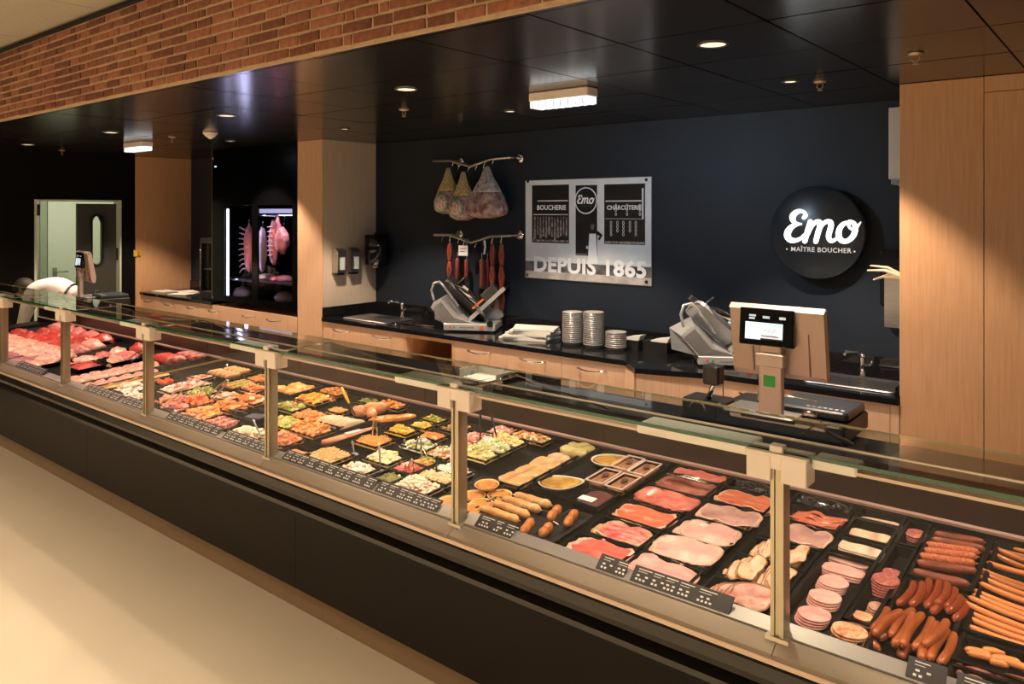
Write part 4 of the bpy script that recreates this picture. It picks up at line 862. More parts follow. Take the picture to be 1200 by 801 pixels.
for q, (kx, ky, lb, lift) in enumerate(((272, 152, 'clear tub of coarse pâté, front left of four', 0.0), (362, 178, 'clear tub of coarse pâté, front right of four', 0.0), (385, 90, 'clear tub of coarse pâté, rear left of four', 0.0), (465, 115, 'clear tub of coarse pâté, rear right of four', 0.0))):
    p = dk('F', kx, ky, 0.01)
    t = thing('pate_tub', lb, 'tub', (p.x, p.y, p.z - 0.03), 0, 'tubs of pâté'); t.rotation_euler = deckrot()
    obj('contents', MB().rbox(-0.034, 0.034, -0.066, 0.066, 0.002, 0.026, 0.01), pate, t)
    obj('tub', MB().rbox(-0.038, 0.038, -0.071, 0.071, 0, 0.034, 0.012), G_TUB, t)
    obj('rim', MB().box(-0.041, 0.041, -0.074, -0.069, 0.032, 0.036).box(-0.041, 0.041, 0.069, 0.074, 0.032, 0.036).box(-0.041, -0.036, -0.069, 0.069, 0.032, 0.036).box(0.036, 0.041, -0.069, 0.069, 0.032, 0.036), mat('rim_plastic', (0.78, 0.62, 0.54), rough=0.25), t)
    obj('sticker', MB().cyl((0, 0.015, 0.0345), 0.016, 0.0006, 16), mat('dark_sticker', (0.10, 0.05, 0.03), rough=0.4), t)
t = thing('dark_sausage_pack', 'dark pink slices under film with a white paper label', 'pack', (-1.62, 2.462, DZ(2.46) - 0.02)); t.rotation_euler = deckrot()
obj('contents', slice_mesh(0.052, 0.065, 3, exp=5, rag=0.02, th=0.01), mat('dark_meat', (0.16, 0.05, 0.05), rough=0.3), t)
obj('paper_label', MB().box(-0.045, 0.02, -0.05, -0.012, 0.019, 0.020), white, t)
obj('film', MB().rbox(-0.06, 0.06, -0.075, 0.075, 0.001, 0.018, 0.008), G_FILM, t)

# ------------------------------------------------------------------ prepared salads and dishes: pans with heaps
def cm(name, c, rough=0.45): return mat(name, c, tuple(min(1, q * 1.25) for q in c), scale=60, rough=rough)
def chunk(mb, kind, s_, p, mi, R):
    M_ = Matrix.Translation(p) @ Matrix.Rotation(R.uniform(0, 6.28), 4, 'Z') @ Matrix.Rotation(R.uniform(-.7, .7), 4, 'X')
    t = MB()
    if kind == 'cube': e = s_ * R.uniform(.7, 1.1); t.box(-e, e, -e * .8, e * .8, -e * .6, e * .6)
    elif kind == 'shred': e = s_ * R.uniform(.8, 1.5); t.tube([(-e * 2, 0, 0), (0, e * R.uniform(-.6, .6), e * .3), (e * 2, 0, 0)], s_ * 0.26, 5)
    elif kind == 'strip': e = s_ * R.uniform(.9, 1.4); t.box(-e * 2, e * 2, -e * .5, e * .5, -e * .18, e * .18)
    elif kind == 'slice': e = s_ * R.uniform(.8, 1.2); t.cyl((0, 0, 0), e, e * 0.3, 8)
    elif kind == 'piece': e = s_ * R.uniform(.7, 1.2); t.ball((0, 0, 0), e, 5, 0, (1.3, .8, .6))
    else: t.ball((0, 0, 0), s_ * R.uniform(.8, 1.1), 5)
    t.xf(M_); mb.add(t.v, t.f, mi, kind in ('ball', 'piece'))
def heap(x, y, w, d, h, kind, s_, mats, n, label, name, cat='salad', seed=1, z0=-0.016, weights=None):
    R = random.Random(seed * 31 + 5); mb = MB(); nx, ny = 12, 9
    def hz(u, v):
        e = max(0, 1 - abs(u) ** 2.6) * max(0, 1 - abs(v) ** 2.6)
        return h * e * (0.75 + 0.55 * noise.noise(Vector((u * 1.6 + seed, v * 1.6, seed * .7))))
    vs = [(w / 2 * (2 * i / nx - 1), d / 2 * (2 * j / ny - 1), hz(2 * i / nx - 1, 2 * j / ny - 1)) for i in range(nx + 1) for j in range(ny + 1)]
    mb.add(vs, [(i * (ny + 1) + j, (i + 1) * (ny + 1) + j, (i + 1) * (ny + 1) + j + 1, i * (ny + 1) + j + 1) for i in range(nx) for j in range(ny)], 0, True)
    for q in range(n):
        u, v = R.uniform(-.93, .93), R.uniform(-.93, .93)
        p = Vector((w / 2 * u, d / 2 * v, hz(u, v) + s_ * R.uniform(0.0, .5)))
        mi = R.choices(range(len(mats)), weights)[0] if weights else R.randrange(len(mats))
        chunk(mb, kind, s_, p, mi, R)
    o = obj(name, mb, mats, loc=(x, y, DZ(y) + z0), label=label, cat=cat, kind='stuff'); o.rotation_euler = deckrot(); return o
def pan(x, y, w, d, label, h=0.05, z=0.0): return tray(x, y, w, d, label, h=h, z=z, name='food_pan', group='black food pans')
cream = cm('cream_dressing', (0.80, 0.68, 0.50)); ivory = cm('ivory_potato', (0.74, 0.70, 0.52)); egg = cm('egg_yellow', (0.84, 0.66, 0.24)); tanp = cm('tan_pasta', (0.80, 0.58, 0.30))
orange = cm('orange_marinade', (0.78, 0.26, 0.05), 0.3); orange2 = cm('light_orange', (0.85, 0.42, 0.12), 0.35); carrot = cm('carrot', (0.88, 0.46, 0.12)); corn = cm('corn_yellow', (0.86, 0.52, 0.04), 0.3)
beet = cm('beet_red', (0.50, 0.10, 0.08), 0.3); tomato = cm('tomato_red', (0.75, 0.09, 0.03), 0.25); pinkc = cm('pink_cube', (0.70, 0.24, 0.20), 0.35); herb = cm('herb_green', (0.24, 0.30, 0.05)); greenp = cm('fresh_green', (0.42, 0.50, 0.12))
mushroom = cm('mushroom', (0.60, 0.36, 0.16), 0.35); whitec = cm('white_cheese', (0.86, 0.80, 0.70)); pinkw = cm('pinkish_mushroom', (0.84, 0.58, 0.44)); brownr = cm('roast_brown', (0.50, 0.19, 0.05), 0.35); raworange = cm('raw_orange_chicken', (0.84, 0.36, 0.17), 0.3)
salmonm = mat('salmon', (0.82, 0.25, 0.12), (0.90, 0.45, 0.28), scale=18, rough=0.3, stretch=(3, 1, 1)); chick = mat('raw_chicken', (0.84, 0.52, 0.30), (0.88, 0.68, 0.48), scale=9, rough=0.3)
darkgreen = cm('dark_green', (0.16, 0.15, 0.04)); purp = cm('purple_marinade', (0.42, 0.20, 0.20), 0.4)
D_ = [  # x, y, w, d, height, kind, size, mats, n, name, label
 (-2.262, 2.155, .190, .105, .034, 'piece', .009, [pinkw, cream], 120, 'mushroom_salad', 'large pan heaped with pinkish mushroom salad at the front'),
 (-2.262, 2.262, .185, .085, .026, 'shred', .006, [tanp, cream], 120, 'grated_salad', 'tan grated salad behind the mushroom salad'),
 (-2.262, 2.355, .185, .080, .022, 'piece', .008, [whitec, cream], 80, 'white_salad', 'white creamy salad behind the tan grated one'),
 (-2.262, 2.510, .180, .092, .042, 'cube', .007, [egg, cream, greenp], 130, 'egg_salad', 'yellow egg salad in the deep bins right of the post'),
 (-2.262, 2.610, .180, .088, .042, 'cube', .0085, [ivory, whitec, greenp], 120, 'potato_salad', 'pale potato salad with green specks'),
 (-2.262, 2.705, .180, .085, .036, 'piece', .006, [tanp, egg], 130, 'pasta_salad', 'fine tan pasta salad behind the potato salad'),
 (-2.235, 2.850, .210, .085, .026, 'slice', .009, [mushroom, tanp, brownr], 100, 'fried_mushrooms', 'browned sliced mushrooms at the rear rail'),
 (-2.43, 2.155, .120, .10, .010, 'piece', .006, [darkgreen, whitec], 14, 'olive_salad', 'nearly empty black pan with a few pale bits'),
 (-2.43, 2.26, .120, .085, .022, 'cube', .008, [beet, pinkc], 60, 'beet_salad', 'dark red beet cubes left of the tan grated salad'),
 (-2.43, 2.355, .120, .075, .022, 'strip', .006, [orange2, herb, carrot], 70, 'carrot_pea_salad', 'orange and green vegetable strips behind the beet cubes'),
 (-2.43, 2.47, .130, .110, .034, 'piece', .009, [pinkw, brownr, herb, whitec], 80, 'mixed_salad', 'mixed pink and brown salad just left of the post'),
 (-2.43, 2.665, .125, .13, .034, 'cube', .009, [beet, pinkc, pinkw], 100, 'ham_cubes', 'pink and dark red cubes seen right of the post'),
 (-2.40, 2.835, .14, .09, .026, 'strip', .009, [pinkc, pinkw], 60, 'ham_strips', 'pink ham strips at the rear rail right of the post'),
 (-2.615, 2.145, .165, .095, .024, 'piece', .009, [whitec, pinkw], 50, 'white_mushrooms', 'white mushroom pieces on a front tray with a black spoon'),
 (-2.615, 2.290, .165, .115, .030, 'piece', .009, [cm('pale_yellow_pasta', (0.82, 0.70, 0.34)), cream], 90, 'yellow_pasta', 'pale yellow pasta behind the white mushroom pieces'),
 (-2.600, 2.490, .165, .105, .034, 'piece', .010, [whitec, pinkw, herb], 60, 'feta_salad', 'white cheese and mushroom salad with wire tongs'),
 (-2.640, 2.610, .13, .08, .022, 'shred', .006, [orange, carrot], 60, 'carrot_rest', 'small heap of orange shreds in a wide dark pan'),
 (-2.63, 2.76, .14, .12, .016, 'piece', .009, [darkgreen, brownr], 40, 'dark_antipasti', 'dark antipasti with hardly any colour at the rear'),
 (-2.85, 2.165, .190, .125, .030, 'shred', .008, [tanp, cm('apricot_pasta', (0.85, 0.52, 0.20))], 120, 'tagliatelle', 'apricot coloured tagliatelle near the front rail'),
 (-2.83, 2.410, .165, .120, .034, 'shred', .006, [carrot, orange2], 150, 'grated_carrot', 'bright orange grated carrot'),
 (-2.83, 2.585, .155, .09, .026, 'ball', .006, [corn, orange2], 110, 'sweetcorn', 'deep yellow sweetcorn behind the grated carrot'),
 (-2.80, 2.690, .12, .075, .024, 'ball', .006, [corn, egg], 80, 'sweetcorn', 'smaller yellow corn heap behind the deep yellow one'),
 (-2.82, 2.80, .14, .08, .018, 'piece', .007, [corn, herb, darkgreen], 50, 'pepper_salad', 'yellow green pepper salad at the rear rail'),
 (-3.215, 2.170, .19, .11, .030, 'cube', .016, [salmonm, raworange], 26, 'salmon_cubes', 'salmon coloured cubes right of the front glass post'),
 (-3.215, 2.340, .20, .125, .040, 'piece', .014, [orange2, raworange, orange], 60, 'chicken_pieces', 'orange marinated chicken pieces in front of the fillets'),
 (-3.185, 2.840, .18, .08, .026, 'piece', .014, [orange, raworange], 36, 'chicken_wings_spiced', 'spiced wing pieces at the rear rail behind the drumsticks'),
 (-3.425, 2.115, .20, .135, .032, 'piece', .015, [cream, pinkw, cm('cream_chicken', (0.86, 0.66, 0.42))], 50, 'cream_chicken', 'cream coloured chicken strips with a silver spoon'),
 (-3.425, 2.335, .20, .115, .032, 'piece', .011, [orange2, greenp, tanp], 80, 'herb_chicken', 'yellow orange herbed chicken right of the post'),
 (-3.415, 2.475, .19, .105, .028, 'piece', .014, [orange, raworange], 46, 'red_chicken', 'red orange marinated pieces left of the fillets'),
 (-3.370, 2.620, .14, .075, .018, 'shred', .007, [orange2, tanp], 40, 'small_orange_dish', 'small orange remainder in a dark pan'),
 (-3.37, 2.83, .15, .08, .016, 'piece', .008, [darkgreen, herb], 50, 'green_olives', 'dark green olives at the rear rail behind the yellow spoon'),
 (-3.66, 2.52, .20, .115, .026, 'piece', .010, [herb, brownr, greenp, tanp], 80, 'herb_vegetables', 'greenish brown vegetables right of the post'),
 (-3.67, 2.68, .20, .115, .034, 'strip', .010, [orange2, orange, corn], 90, 'yellow_stirfry', 'yellow orange strips behind the greenish vegetables'),
 (-3.69, 2.835, .19, .09, .026, 'piece', .011, [brownr, orange], 60, 'roast_pieces', 'roast brown pieces at the rear rail'),
 (-3.955, 2.165, .21, .13, .034, 'slice', .020, [raworange, orange2], 34, 'breaded_steaks', 'orange breaded steaks left of the red skewers'),
 (-3.955, 2.325, .21, .115, .030, 'slice', .020, [raworange, orange], 26, 'orange_steaks', 'orange steaks piled in two heaps, second row'),
 (-3.965, 2.475, .20, .105, .024, 'slice', .019, [orange, raworange], 24, 'orange_escalopes', 'flat orange escalopes, third row'),
 (-4.165, 2.615, .19, .10, .024, 'slice', .018, [raworange, orange2], 22, 'long_orange_tray', 'long shallow tray of orange escalopes left of the post'),
 (-4.345, 2.775, .20, .10, .026, 'piece', .011, [brownr, orange], 60, 'brown_spiced_meat', 'brown spiced meat at the rear rail left of the post'),
 (-4.205, 2.145, .19, .105, .026, 'slice', .018, [purp, pinkc], 30, 'purple_meat', 'purple grey marinated meat at the front'),
 (-4.215, 2.285, .19, .105, .032, 'cube', .012, [tomato, pinkc, orange], 60, 'red_cubes', 'bright red meat cubes beside the green salad'),
 (-4.155, 2.435, .19, .105, .018, 'slice', .017, [pinkw, raworange], 26, 'pale_orange_slices', 'pale orange slices between red cubes and escalopes'),
 (-4.395, 2.225, .16, .12, .026, 'strip', .012, [pinkc, raworange], 50, 'pink_strips', 'pink orange meat strips with tongs'),
 (-4.375, 2.395, .16, .14, .034, 'ball', .008, [greenp, herb, egg], 90, 'green_peas', 'bright green vegetable dish beside the red cubes'),
 (-4.600, 2.410, .18, .26, .034, 'piece', .012, [pinkw, whitec, pinkc], 90, 'pink_white_pieces', 'long pan of pink and white pieces'),
 (-4.655, 2.135, .20, .09, .020, 'cube', .010, [whitec, cream], 28, 'cheese_cubes', 'small row of white cubes at the front by the post'),
 (-4.850, 2.205, .19, .17, .034, 'piece', .013, [whitec, pinkw], 60, 'white_chunks', 'white chunks beside the brass divider'),
 (-4.750, 2.600, .16, .10, .014, 'strip', .009, [pinkw, brownr], 20, 'thin_strips', 'few pale strips behind the tomatoes'),
]
for i, (x, y, w, d, h, kd, s_, ms, n, nm, lb) in enumerate(D_):
    deep = x > -2.9 and x < -2.1
    z = (0.018 if (x > -2.3 and y > 2.45 and y < 2.8) else 0.0)
    pan(x, y, w + 0.012, d + 0.014, 'black pan of ' + lb, h=0.034, z=z)
    heap(x, y, w * 1.0, d * 1.04, h * 1.2, kd, s_ * 1.08, ms, int(n * 1.35), lb, nm, seed=i + 3, z0=z - 0.014)
pan(-3.02, 2.115, .15, .12, 'front black pan with a thin slice of salmon', h=0.034)
obj('salmon_slice', slice_mesh(0.052, 0.02, 7, exp=2.2, th=0.006), salmonm, loc=(-3.02, 2.115, DZ(2.11) - 0.012), label='thin pink salmon slice on a front tray', cat='fish', rz=0.6)
pan(-3.69, 2.325, .20, .17, 'wide empty black pan with a spatula between skewers and vegetables', h=0.034)
pan(-3.015, 2.41, .13, .38, 'long black pan under the salmon side', h=0.034)
pan(-3.215, 2.60, .20, .33, 'black pan holding the chicken fillets and drumsticks', h=0.034)
# side of salmon with its paper label
A, B = dk('C', 465, 585, 0.0), dk('C', 822, 465, 0.0)
t = thing('salmon_portion', 'long orange side of salmon with a white paper label', 'fish', (A + B) / 2 - Vector((0, 0, 0.02)), math.atan2((B - A).y, (B - A).x))
L = (B - A).length
b = MB(); rr_ = []
for k in range(15):
    s_ = k / 14; hw = 0.030 * (0.35 + 0.65 * min(1, s_ * 3.2)) * (1 if s_ < 0.85 else 1 - (s_ - 0.85) * 3)
    rr_.append([((s_ - .5) * L, hw * math.cos(a), max(0, 0.022 * math.sin(a))) for a in [2 * PI * q / 12 for q in range(12)]])
b.loft(rr_, 0, True, True, True); obj('fillet', b, salmonm, t); t.rotation_euler = (0, 0, math.atan2((B - A).y, (B - A).x))
obj('paper_label', MB().box(-0.015, 0.075, -0.016, 0.016, 0.0222, 0.0228), white, t)
for q in range(5):
    o = obj('chicken_fillet', blob(0.072, 0.023, 0.036, q + 4, amp=0.15), chick, loc=(-3.285 + 0.042 * q, 2.49 + 0.006 * q, DZ(2.49) - 0.016), label='pale raw chicken fillet, %s from the left in the row of five' % ORD[q], cat='chicken', group='raw chicken fillets'); o.rotation_euler = deckrot(math.radians(78))
drum = [(-3.24, 2.665, 0.3), (-3.20, 2.71, 1.4), (-3.15, 2.67, 2.6), (-3.17, 2.73, 0.9)]
for q, (x, y, a) in enumerate(drum):
    t = thing('drumstick', 'orange marinated drumstick in the upright cluster, %s from the left' % ORD[q], 'chicken', (x, y, DZ(y) - 0.012 + 0.012 * (q % 2)), a, 'orange drumsticks')
    obj('meat', blob(0.050, 0.028, 0.034, q + 3, amp=0.2, flat=0.8), raworange, t, (0, 0, 0.012))
    obj('knuckle', MB().tube([(0.035, 0, 0.015), (0.062, 0, 0.03), (0.076, 0, 0.036)], [0.014, 0.009, 0.011], 8, round_end=True), orange, t)
for q, (x, y) in enumerate(((-3.06, 2.66), (-3.02, 2.695), (-2.985, 2.735))):
    o = obj('spiced_escalope', blob(0.075, 0.030, 0.020, q, amp=0.2), orange, loc=(x, y, DZ(y) - 0.010), label='long orange spiced piece behind the salmon, %s from the left' % ORD[q], cat='chicken', group='orange spiced pieces'); o.rotation_euler = deckrot(1.1)
# chops in the row left of post, at the rear
pan(-3.955, 2.765, .22, .24, 'large black pan of orange glazed chops at the rear', h=0.034)
for q in range(6):
    o = obj('glazed_chop', blob(0.052, 0.034, 0.024, q + 2, amp=0.25), orange if q % 2 else orange2, loc=(-4.02 + 0.065 * (q % 3), 2.70 + 0.095 * (q // 3) + 0.01 * q % 0.02, DZ(2.75) - 0.008), label='orange glazed chop, %s counted from the left, %s row of the rear pan' % (ORD[q % 3], 'front' if q < 3 else 'back'), cat='chop', group='orange glazed chops'); o.rotation_euler = deckrot(0.9 + 0.2 * q)
# wrapped rolls at the rear
pan(-4.655, 2.76, .30, .20, 'black pan of orange breaded rolls at the rear', h=0.034); rollm = mat('breaded_roll', (0.78, 0.34, 0.10), (0.86, 0.50, 0.22), scale=60, rough=0.5, bump=0.5)
for q in range(9):
    x = -4.765 + 0.052 * (q % 5) + (0.02 if q > 4 else 0); y = 2.705 + 0.095 * (q // 5)
    sausage((x - 0.008, y - 0.042, DZ(y) - 0.016), (x + 0.008, y + 0.042, DZ(y) - 0.011), 0.017, rollm, 'orange breaded roll, %s from the left in the %s row' % (ORD[q % 5], 'front' if q < 5 else 'back'), 'breaded_roll', 0, 'breaded rolls', 'meat roll', lump=0.15)
pan(-4.345, 2.615, .15, .18, 'black pan of orange and green skewers', h=0.034)
def skewer(x, y, a, z, cols, label, group, L=0.15, r=0.014):
    t = thing('skewer', label, 'skewer', (x, y, DZ(y) + z), 0, group); t.rotation_euler = deckrot(a)
    obj('stick', MB().tube([(-L / 2 - 0.018, 0, r), (L / 2 + 0.018, 0, r)], 0.0022, 5), boneish, t)
    for mi, mm in enumerate(cols):
        b = MB(); R = random.Random(int(x * 1000) + mi)
        for k in range(7):
            if k % len(cols) == mi: e = r * R.uniform(.85, 1.1); bx = -L / 2 + (k + .5) * L / 7; b.rbox(bx - L / 15, bx + L / 15, -e, e, r - e * .8, r + e * .8, 0.004)
        obj('meat_cube', b, mm, t, kind='stuff')
for q in range(5): skewer(-4.40 + 0.028 * q, 2.615, math.radians(82), -0.014 + 0.008 * (q % 2), [orange2, greenp], 'orange and green skewer in the middle pan, %s from the left' % ORD[q], 'orange and green skewers', L=0.13, r=0.012)
pan(-3.70, 2.130, .225, .145, 'front black pan of red meat skewers', h=0.034)
for q in range(6): skewer(-3.775 + 0.030 * q, 2.132, math.radians(100), -0.014 + 0.010 * (q % 2), [mat('red_skewer_meat', (0.70, 0.10, 0.09), (0.84, 0.30, 0.24), scale=30, rough=0.3), mat('pink_onion', (0.86, 0.52, 0.42), rough=0.4), pinkc], 'red and pink meat skewer near the front rail, %s from the left' % ORD[q], 'red meat skewers', L=0.10)
pan(-4.815, 2.40, .16, .17, 'black pan of small tomatoes beside the brass divider', h=0.034)
for q in range(7):
    o = obj('tomato', MB().ball((0, 0, 0.016), 0.017, 8), tomato, loc=(-4.86 + 0.030 * (q % 4), 2.375 + 0.05 * (q // 4), DZ(2.39) - 0.016), label='small bright red tomato, %s from the left in the %s row' % (ORD[q % 4], 'front' if q < 4 else 'back'), cat='tomato', group='small tomatoes')
# brass edged divider and clear divider
t = thing('deck_divider', 'low brass edged divider between dishes and raw meat', 'divider', (-4.965, 2.05, DZ(2.05)))
obj('pane', MB().prismX([(0, -0.03), (0.87, 0.02), (0.87, 0.055), (0, 0.018)], -0.002, 0.002), G_FRONT, t)
obj('brass_edge', MB().prismX([(0, 0.018), (0.87, 0.070), (0.87, 0.080), (0, 0.028)], -0.006, 0.006), mat('brass_edge', (0.75, 0.50, 0.18), rough=0.35, metal=0.6), t)
t = thing('deck_divider', 'low clear divider with a pale edge right of the wieners tray', 'divider', (-0.385, 2.05, DZ(2.05)))
obj('pane', MB().prismX([(0, -0.03), (0.86, 0.02), (0.86, 0.05), (0, 0.0)], -0.0015, 0.0015), G_FRONT, t)

# ---- spoons and tongs standing in the dishes
def utensil(kind, base, top, Y, m, label, r=0.0045, name='serving_spoon'):
    bx = atY(*base, Y); tp = atY(*top, Y)
    t = thing(name, label, 'tongs' if kind == 'tongs' else 'spoon', bx, 0, 'serving utensils in the dishes'); v = tp - bx
    if kind == 'tongs':
        s_ = v.cross(Vector((0, 1, 0))).normalized() * 0.014
        obj('arm', MB().tube([v * 0.02 - s_, v * 0.5 - s_ * 1.1, v * 0.95 - s_ * .5, v], [r * .8, r, r, r], 6), m, t); obj('arm', MB().tube([v * 0.02 + s_, v * 0.5 + s_ * 1.1, v * 0.95 + s_ * .5, v], [r * .8, r, r, r], 6), m, t)
    else:
        obj('handle', MB().tube([v * 0.12, v * 0.6, v], [r * .7, r, r * 1.3], 8, round_end=True), m, t)
        obj('bowl', blob(0.024, 0.018, 0.008, 2, amp=0), m if m != YEL else black, t)
YEL = mat('yellow_handle', (0.90, 0.52, 0.02), rough=0.35); GREY = mat('frosted_grey_handle', (0.34, 0.33, 0.40), rough=0.25)
def cc(k, x, y): return cpx(k, x, y)
yt = thing('serving_spoon', 'serving spoon with a bright yellow handle and black shaft', 'spoon', atY(*cc('C', 695, 395), 2.62), 0, 'serving utensils in the dishes')
v = atY(*cc('C', 600, 205), 2.62) - atY(*cc('C', 695, 395), 2.62)
obj('shaft', MB().tube([v * 0, v * 0.45], 0.0035, 8), black, yt); obj('grip', MB().tube([v * 0.45, v * 0.7, v], [0.006, 0.0085, 0.007], 10, round_end=True), YEL, yt)
for (kd, k, b_, t_, Y, m_, lb) in (
    ('tongs', 'C', (830, 600), (835, 415), 2.42, chrome, 'steel tongs standing in the grated carrot'),
    ('spoon', 'C', (875, 790), (862, 610), 2.20, GREY, 'long grey translucent spoon handle before the yellow pasta'),
    ('spoon', 'C', (690, 670), (675, 580), 2.30, GREY, 'short grey spoon handle beside the tagliatelle'),
    ('spoon', 'C', (700, 775), (685, 690), 2.14, black, 'black spoon in the white mushroom pieces'),
    ('tongs', 'D', (365, 360), (375, 235), 2.44, chrome, 'wire tongs standing in the white cheese salad'),
    ('tongs', 'D', (430, 440), (395, 330), 2.36, chrome, 'wire tongs leaning into the carrot strips'),
    ('spoon', 'D', (240, 330), (248, 255), 2.5, GREY, 'grey spoon handle left of the wire tongs'),
    ('spoon', 'D', (515, 545), (525, 400), 2.28, black, 'black spoon standing in the tan grated salad'),
    ('spoon', 'D', (640, 500), (650, 300), 2.36, white, 'white spoon handle standing in the white creamy salad'),
    ('tongs', 'D', (300, 540), (315, 420), 2.24, chrome, 'steel tongs in the beet cubes'),
    ('spoon', 'E', (322, 175), (275, -15), 2.70, black, 'tall curved black handle behind the pasta salad'),
    ('spoon', 'E', (195, 210), (198, -30), 2.66, black, 'tall straight black handle in the pink cubes'),
    ('tongs', 'B', (360, 370), (540, 200), 2.34, steel, 'steel tongs leaning across the green dish'),
    ('tongs', 'B', (0, 370), (110, 285), 2.20, steel, 'steel tongs beside the pink strips'),
    ('spoon', 'B', (865, 775), (775, 575), 2.10, GREY, 'grey handled spoon with a silver tip in the cream chicken'),
    ('tongs', 'B', (575, 210), (520, 50), 2.80, chrome, 'slim steel tongs standing before the breaded rolls'),
    ('spoon', 'A', (265, 435), (350, 385), 2.34, black, 'black handled knife beside the minced beef'),
    ('tongs', 'A', (585, 410), (700, 320), 2.5, steel, 'thin steel tongs right of the large meat cut')):
    utensil(kd, cc(k, *b_), cc(k, *t_), Y, m_, lb, 0.0042, 'serving_tongs' if kd == 'tongs' else 'serving_spoon')
sp = thing('spatula', 'dark spatula lying in the wide empty pan', 'spatula', (-3.69, 2.33, DZ(2.33) - 0.01), 0.4)
obj('blade', MB().prismZ([(-0.05, -0.035), (0.05, -0.045), (0.05, 0.045), (-0.05, 0.035)], 0, 0.002), mat('grey_steel', (0.25, 0.24, 0.24), rough=0.3, metal=0.8), sp)
obj('handle', MB().tube([(-0.05, 0, 0.002), (-0.09, 0, 0.015), (-0.17, 0, 0.02)], [0.004, 0.006, 0.007], 8), black, sp)

# ---- raw meat at the left
def meatrow(n, x, y0, y1, a, b, c, m, lab, group, name, rz, wob=0.012, z=-0.02):
    for q in range(n):
        y = y0 + (y1 - y0) * q / max(1, n - 1)
        o = obj(name, blob(a, b, c, q + int(abs(x) * 10), amp=0.22), m, loc=(x + random.uniform(-wob, wob), y, DZ(y) + z), label=lab % ORD[q], cat='meat', group=group)
        e = deckrot(rz + random.uniform(-.15, .15)); o.rotation_euler = e
yellowfat = mat('yellow_poultry', (0.84, 0.50, 0.16), (0.88, 0.64, 0.32), scale=20, rough=0.4, bump=0.2)
brightpink = mat('pink_sausage_meat', (0.78, 0.26, 0.22), (0.86, 0.44, 0.38), scale=26, rough=0.35, bump=0.3)
tray(-5.035, 2.29, .14, .50, 'long black tray of yellow poultry pieces'); tray(-5.19, 2.29, .15, .50, 'long black tray of pink sausage meat pieces'); tray(-5.40, 2.33, .24, .58, 'long black tray of chops')
meatrow(6, -5.035, 2.08, 2.48, 0.060, 0.045, 0.032, yellowfat, 'yellow poultry piece beside the brass divider, %s from the front', 'yellow poultry pieces', 'poultry_piece', 0.3)
meatrow(6, -5.185, 2.08, 2.48, 0.058, 0.045, 0.036, brightpink, 'pink sausage meat piece, %s from the front', 'pink sausage meat pieces', 'sausage_meat', 0.3)
meatrow(8, -5.40, 2.09, 2.58, 0.098, 0.048, 0.045, fatmeat, 'fat edged chop in the long row, %s from the front', 'fat edged chops', 'chop', 0.2)
for q, (x, y) in enumerate(((-5.46, 2.70), (-5.38, 2.70), (-5.30, 2.70))):
    sausage((x - .02, y - 0.05, DZ(y) - 0.02), (x + .02, y + 0.05, DZ(y) - 0.018), 0.034, redmeat if q < 2 else marbham, 'fat rolled joint behind the chops, %s from the left' % ORD[q], 'rolled_joint', 0, 'rolled joints', 'meat')
for q in range(3):
    x = -5.47 + 0.09 * q; sausage((x, 2.80, DZ(2.8) - 0.02), (x + 0.03, 2.90, DZ(2.9) - 0.02), 0.026, marbham, 'marbled roll by the rear rail, %s from the left' % ORD[q], 'marbled_roll', 0, 'marbled rolls', 'meat')
tray(-5.80, 2.31, .24, .20, 'black tray of bright red minced beef', h=0.03); tray(-5.80, 2.55, .26, .24, 'black tray of large cuts', h=0.03)
heap(-5.80, 2.31, .21, .17, 0.035, 'shred', 0.006, [redmeat, mat('bright_mince', (0.72, 0.10, 0.07), (0.80, 0.22, 0.16), scale=60, rough=0.4)], 160, 'bright red minced beef with a black handled knife', 'minced_beef', 'meat', seed=3)
rawlist = [(-5.78, 2.50, 0.10, 0.06, 0.06, fatmeat, 'large fatty cut leaning behind the minced beef'), (-5.86, 2.62, 0.13, 0.05, 0.06, rawpink, 'long rolled roast at the top of the large cuts'), (-5.62, 2.72, 0.09, 0.05, 0.035, redmeat, 'red cut at the rear right of the large cuts'),
 (-6.02, 2.40, 0.10, 0.07, 0.05, fatmeat, 'pale fatty cut left of the minced beef'), (-6.05, 2.53, 0.11, 0.06, 0.05, rawpink, 'pink cut second behind the pale fatty cut'), (-6.10, 2.66, 0.12, 0.07, 0.05, fatmeat, 'pale slab behind the second glass post'), (-6.02, 2.79, 0.12, 0.05, 0.07, redmeat, 'deep red cut at the rear rail by the post'), (-5.98, 2.27, 0.10, 0.05, 0.03, rawpink, 'flat pink slice just left of the mince tray')]
for k in range(34):
    r_ = k % 6; c_ = k // 6; y = 2.12 + 0.135 * r_; x = -6.22 - 0.24 * c_ - 0.05 * (r_ % 2) - 0.14 * r_ * 0.6
    m_ = [purple, fatmeat, fatmeat, redmeat, redmeat, rawpink][(r_ + (1 if c_ == 0 else 0)) % 6] if c_ > 0 else [fatmeat, fatmeat, fatmeat, rawpink, fatmeat, redmeat][r_]
    nmx = {purple: 'dark purple', fatmeat: 'pale marbled', redmeat: 'bright red', rawpink: 'pink'}[m_]
    rawlist.append((x, y, 0.12, 0.075, 0.045 + 0.006 * r_, m_, '%s raw steak in the left display, %s row, %s from the right' % (nmx, ['front', 'second', 'third', 'fourth', 'fifth', 'rear'][r_], ORD[c_])))
for q, (x, y, a, b, c, m_, lb) in enumerate(rawlist):
    o = obj('raw_steak' if q > 7 else 'raw_cut', blob(a, b, c, q + 1, amp=0.28), m_, loc=(x, y, DZ(y) - 0.03), label=lb, cat='meat', group='raw meat in the left display'); o.rotation_euler = deckrot(random.uniform(-.5, .6))
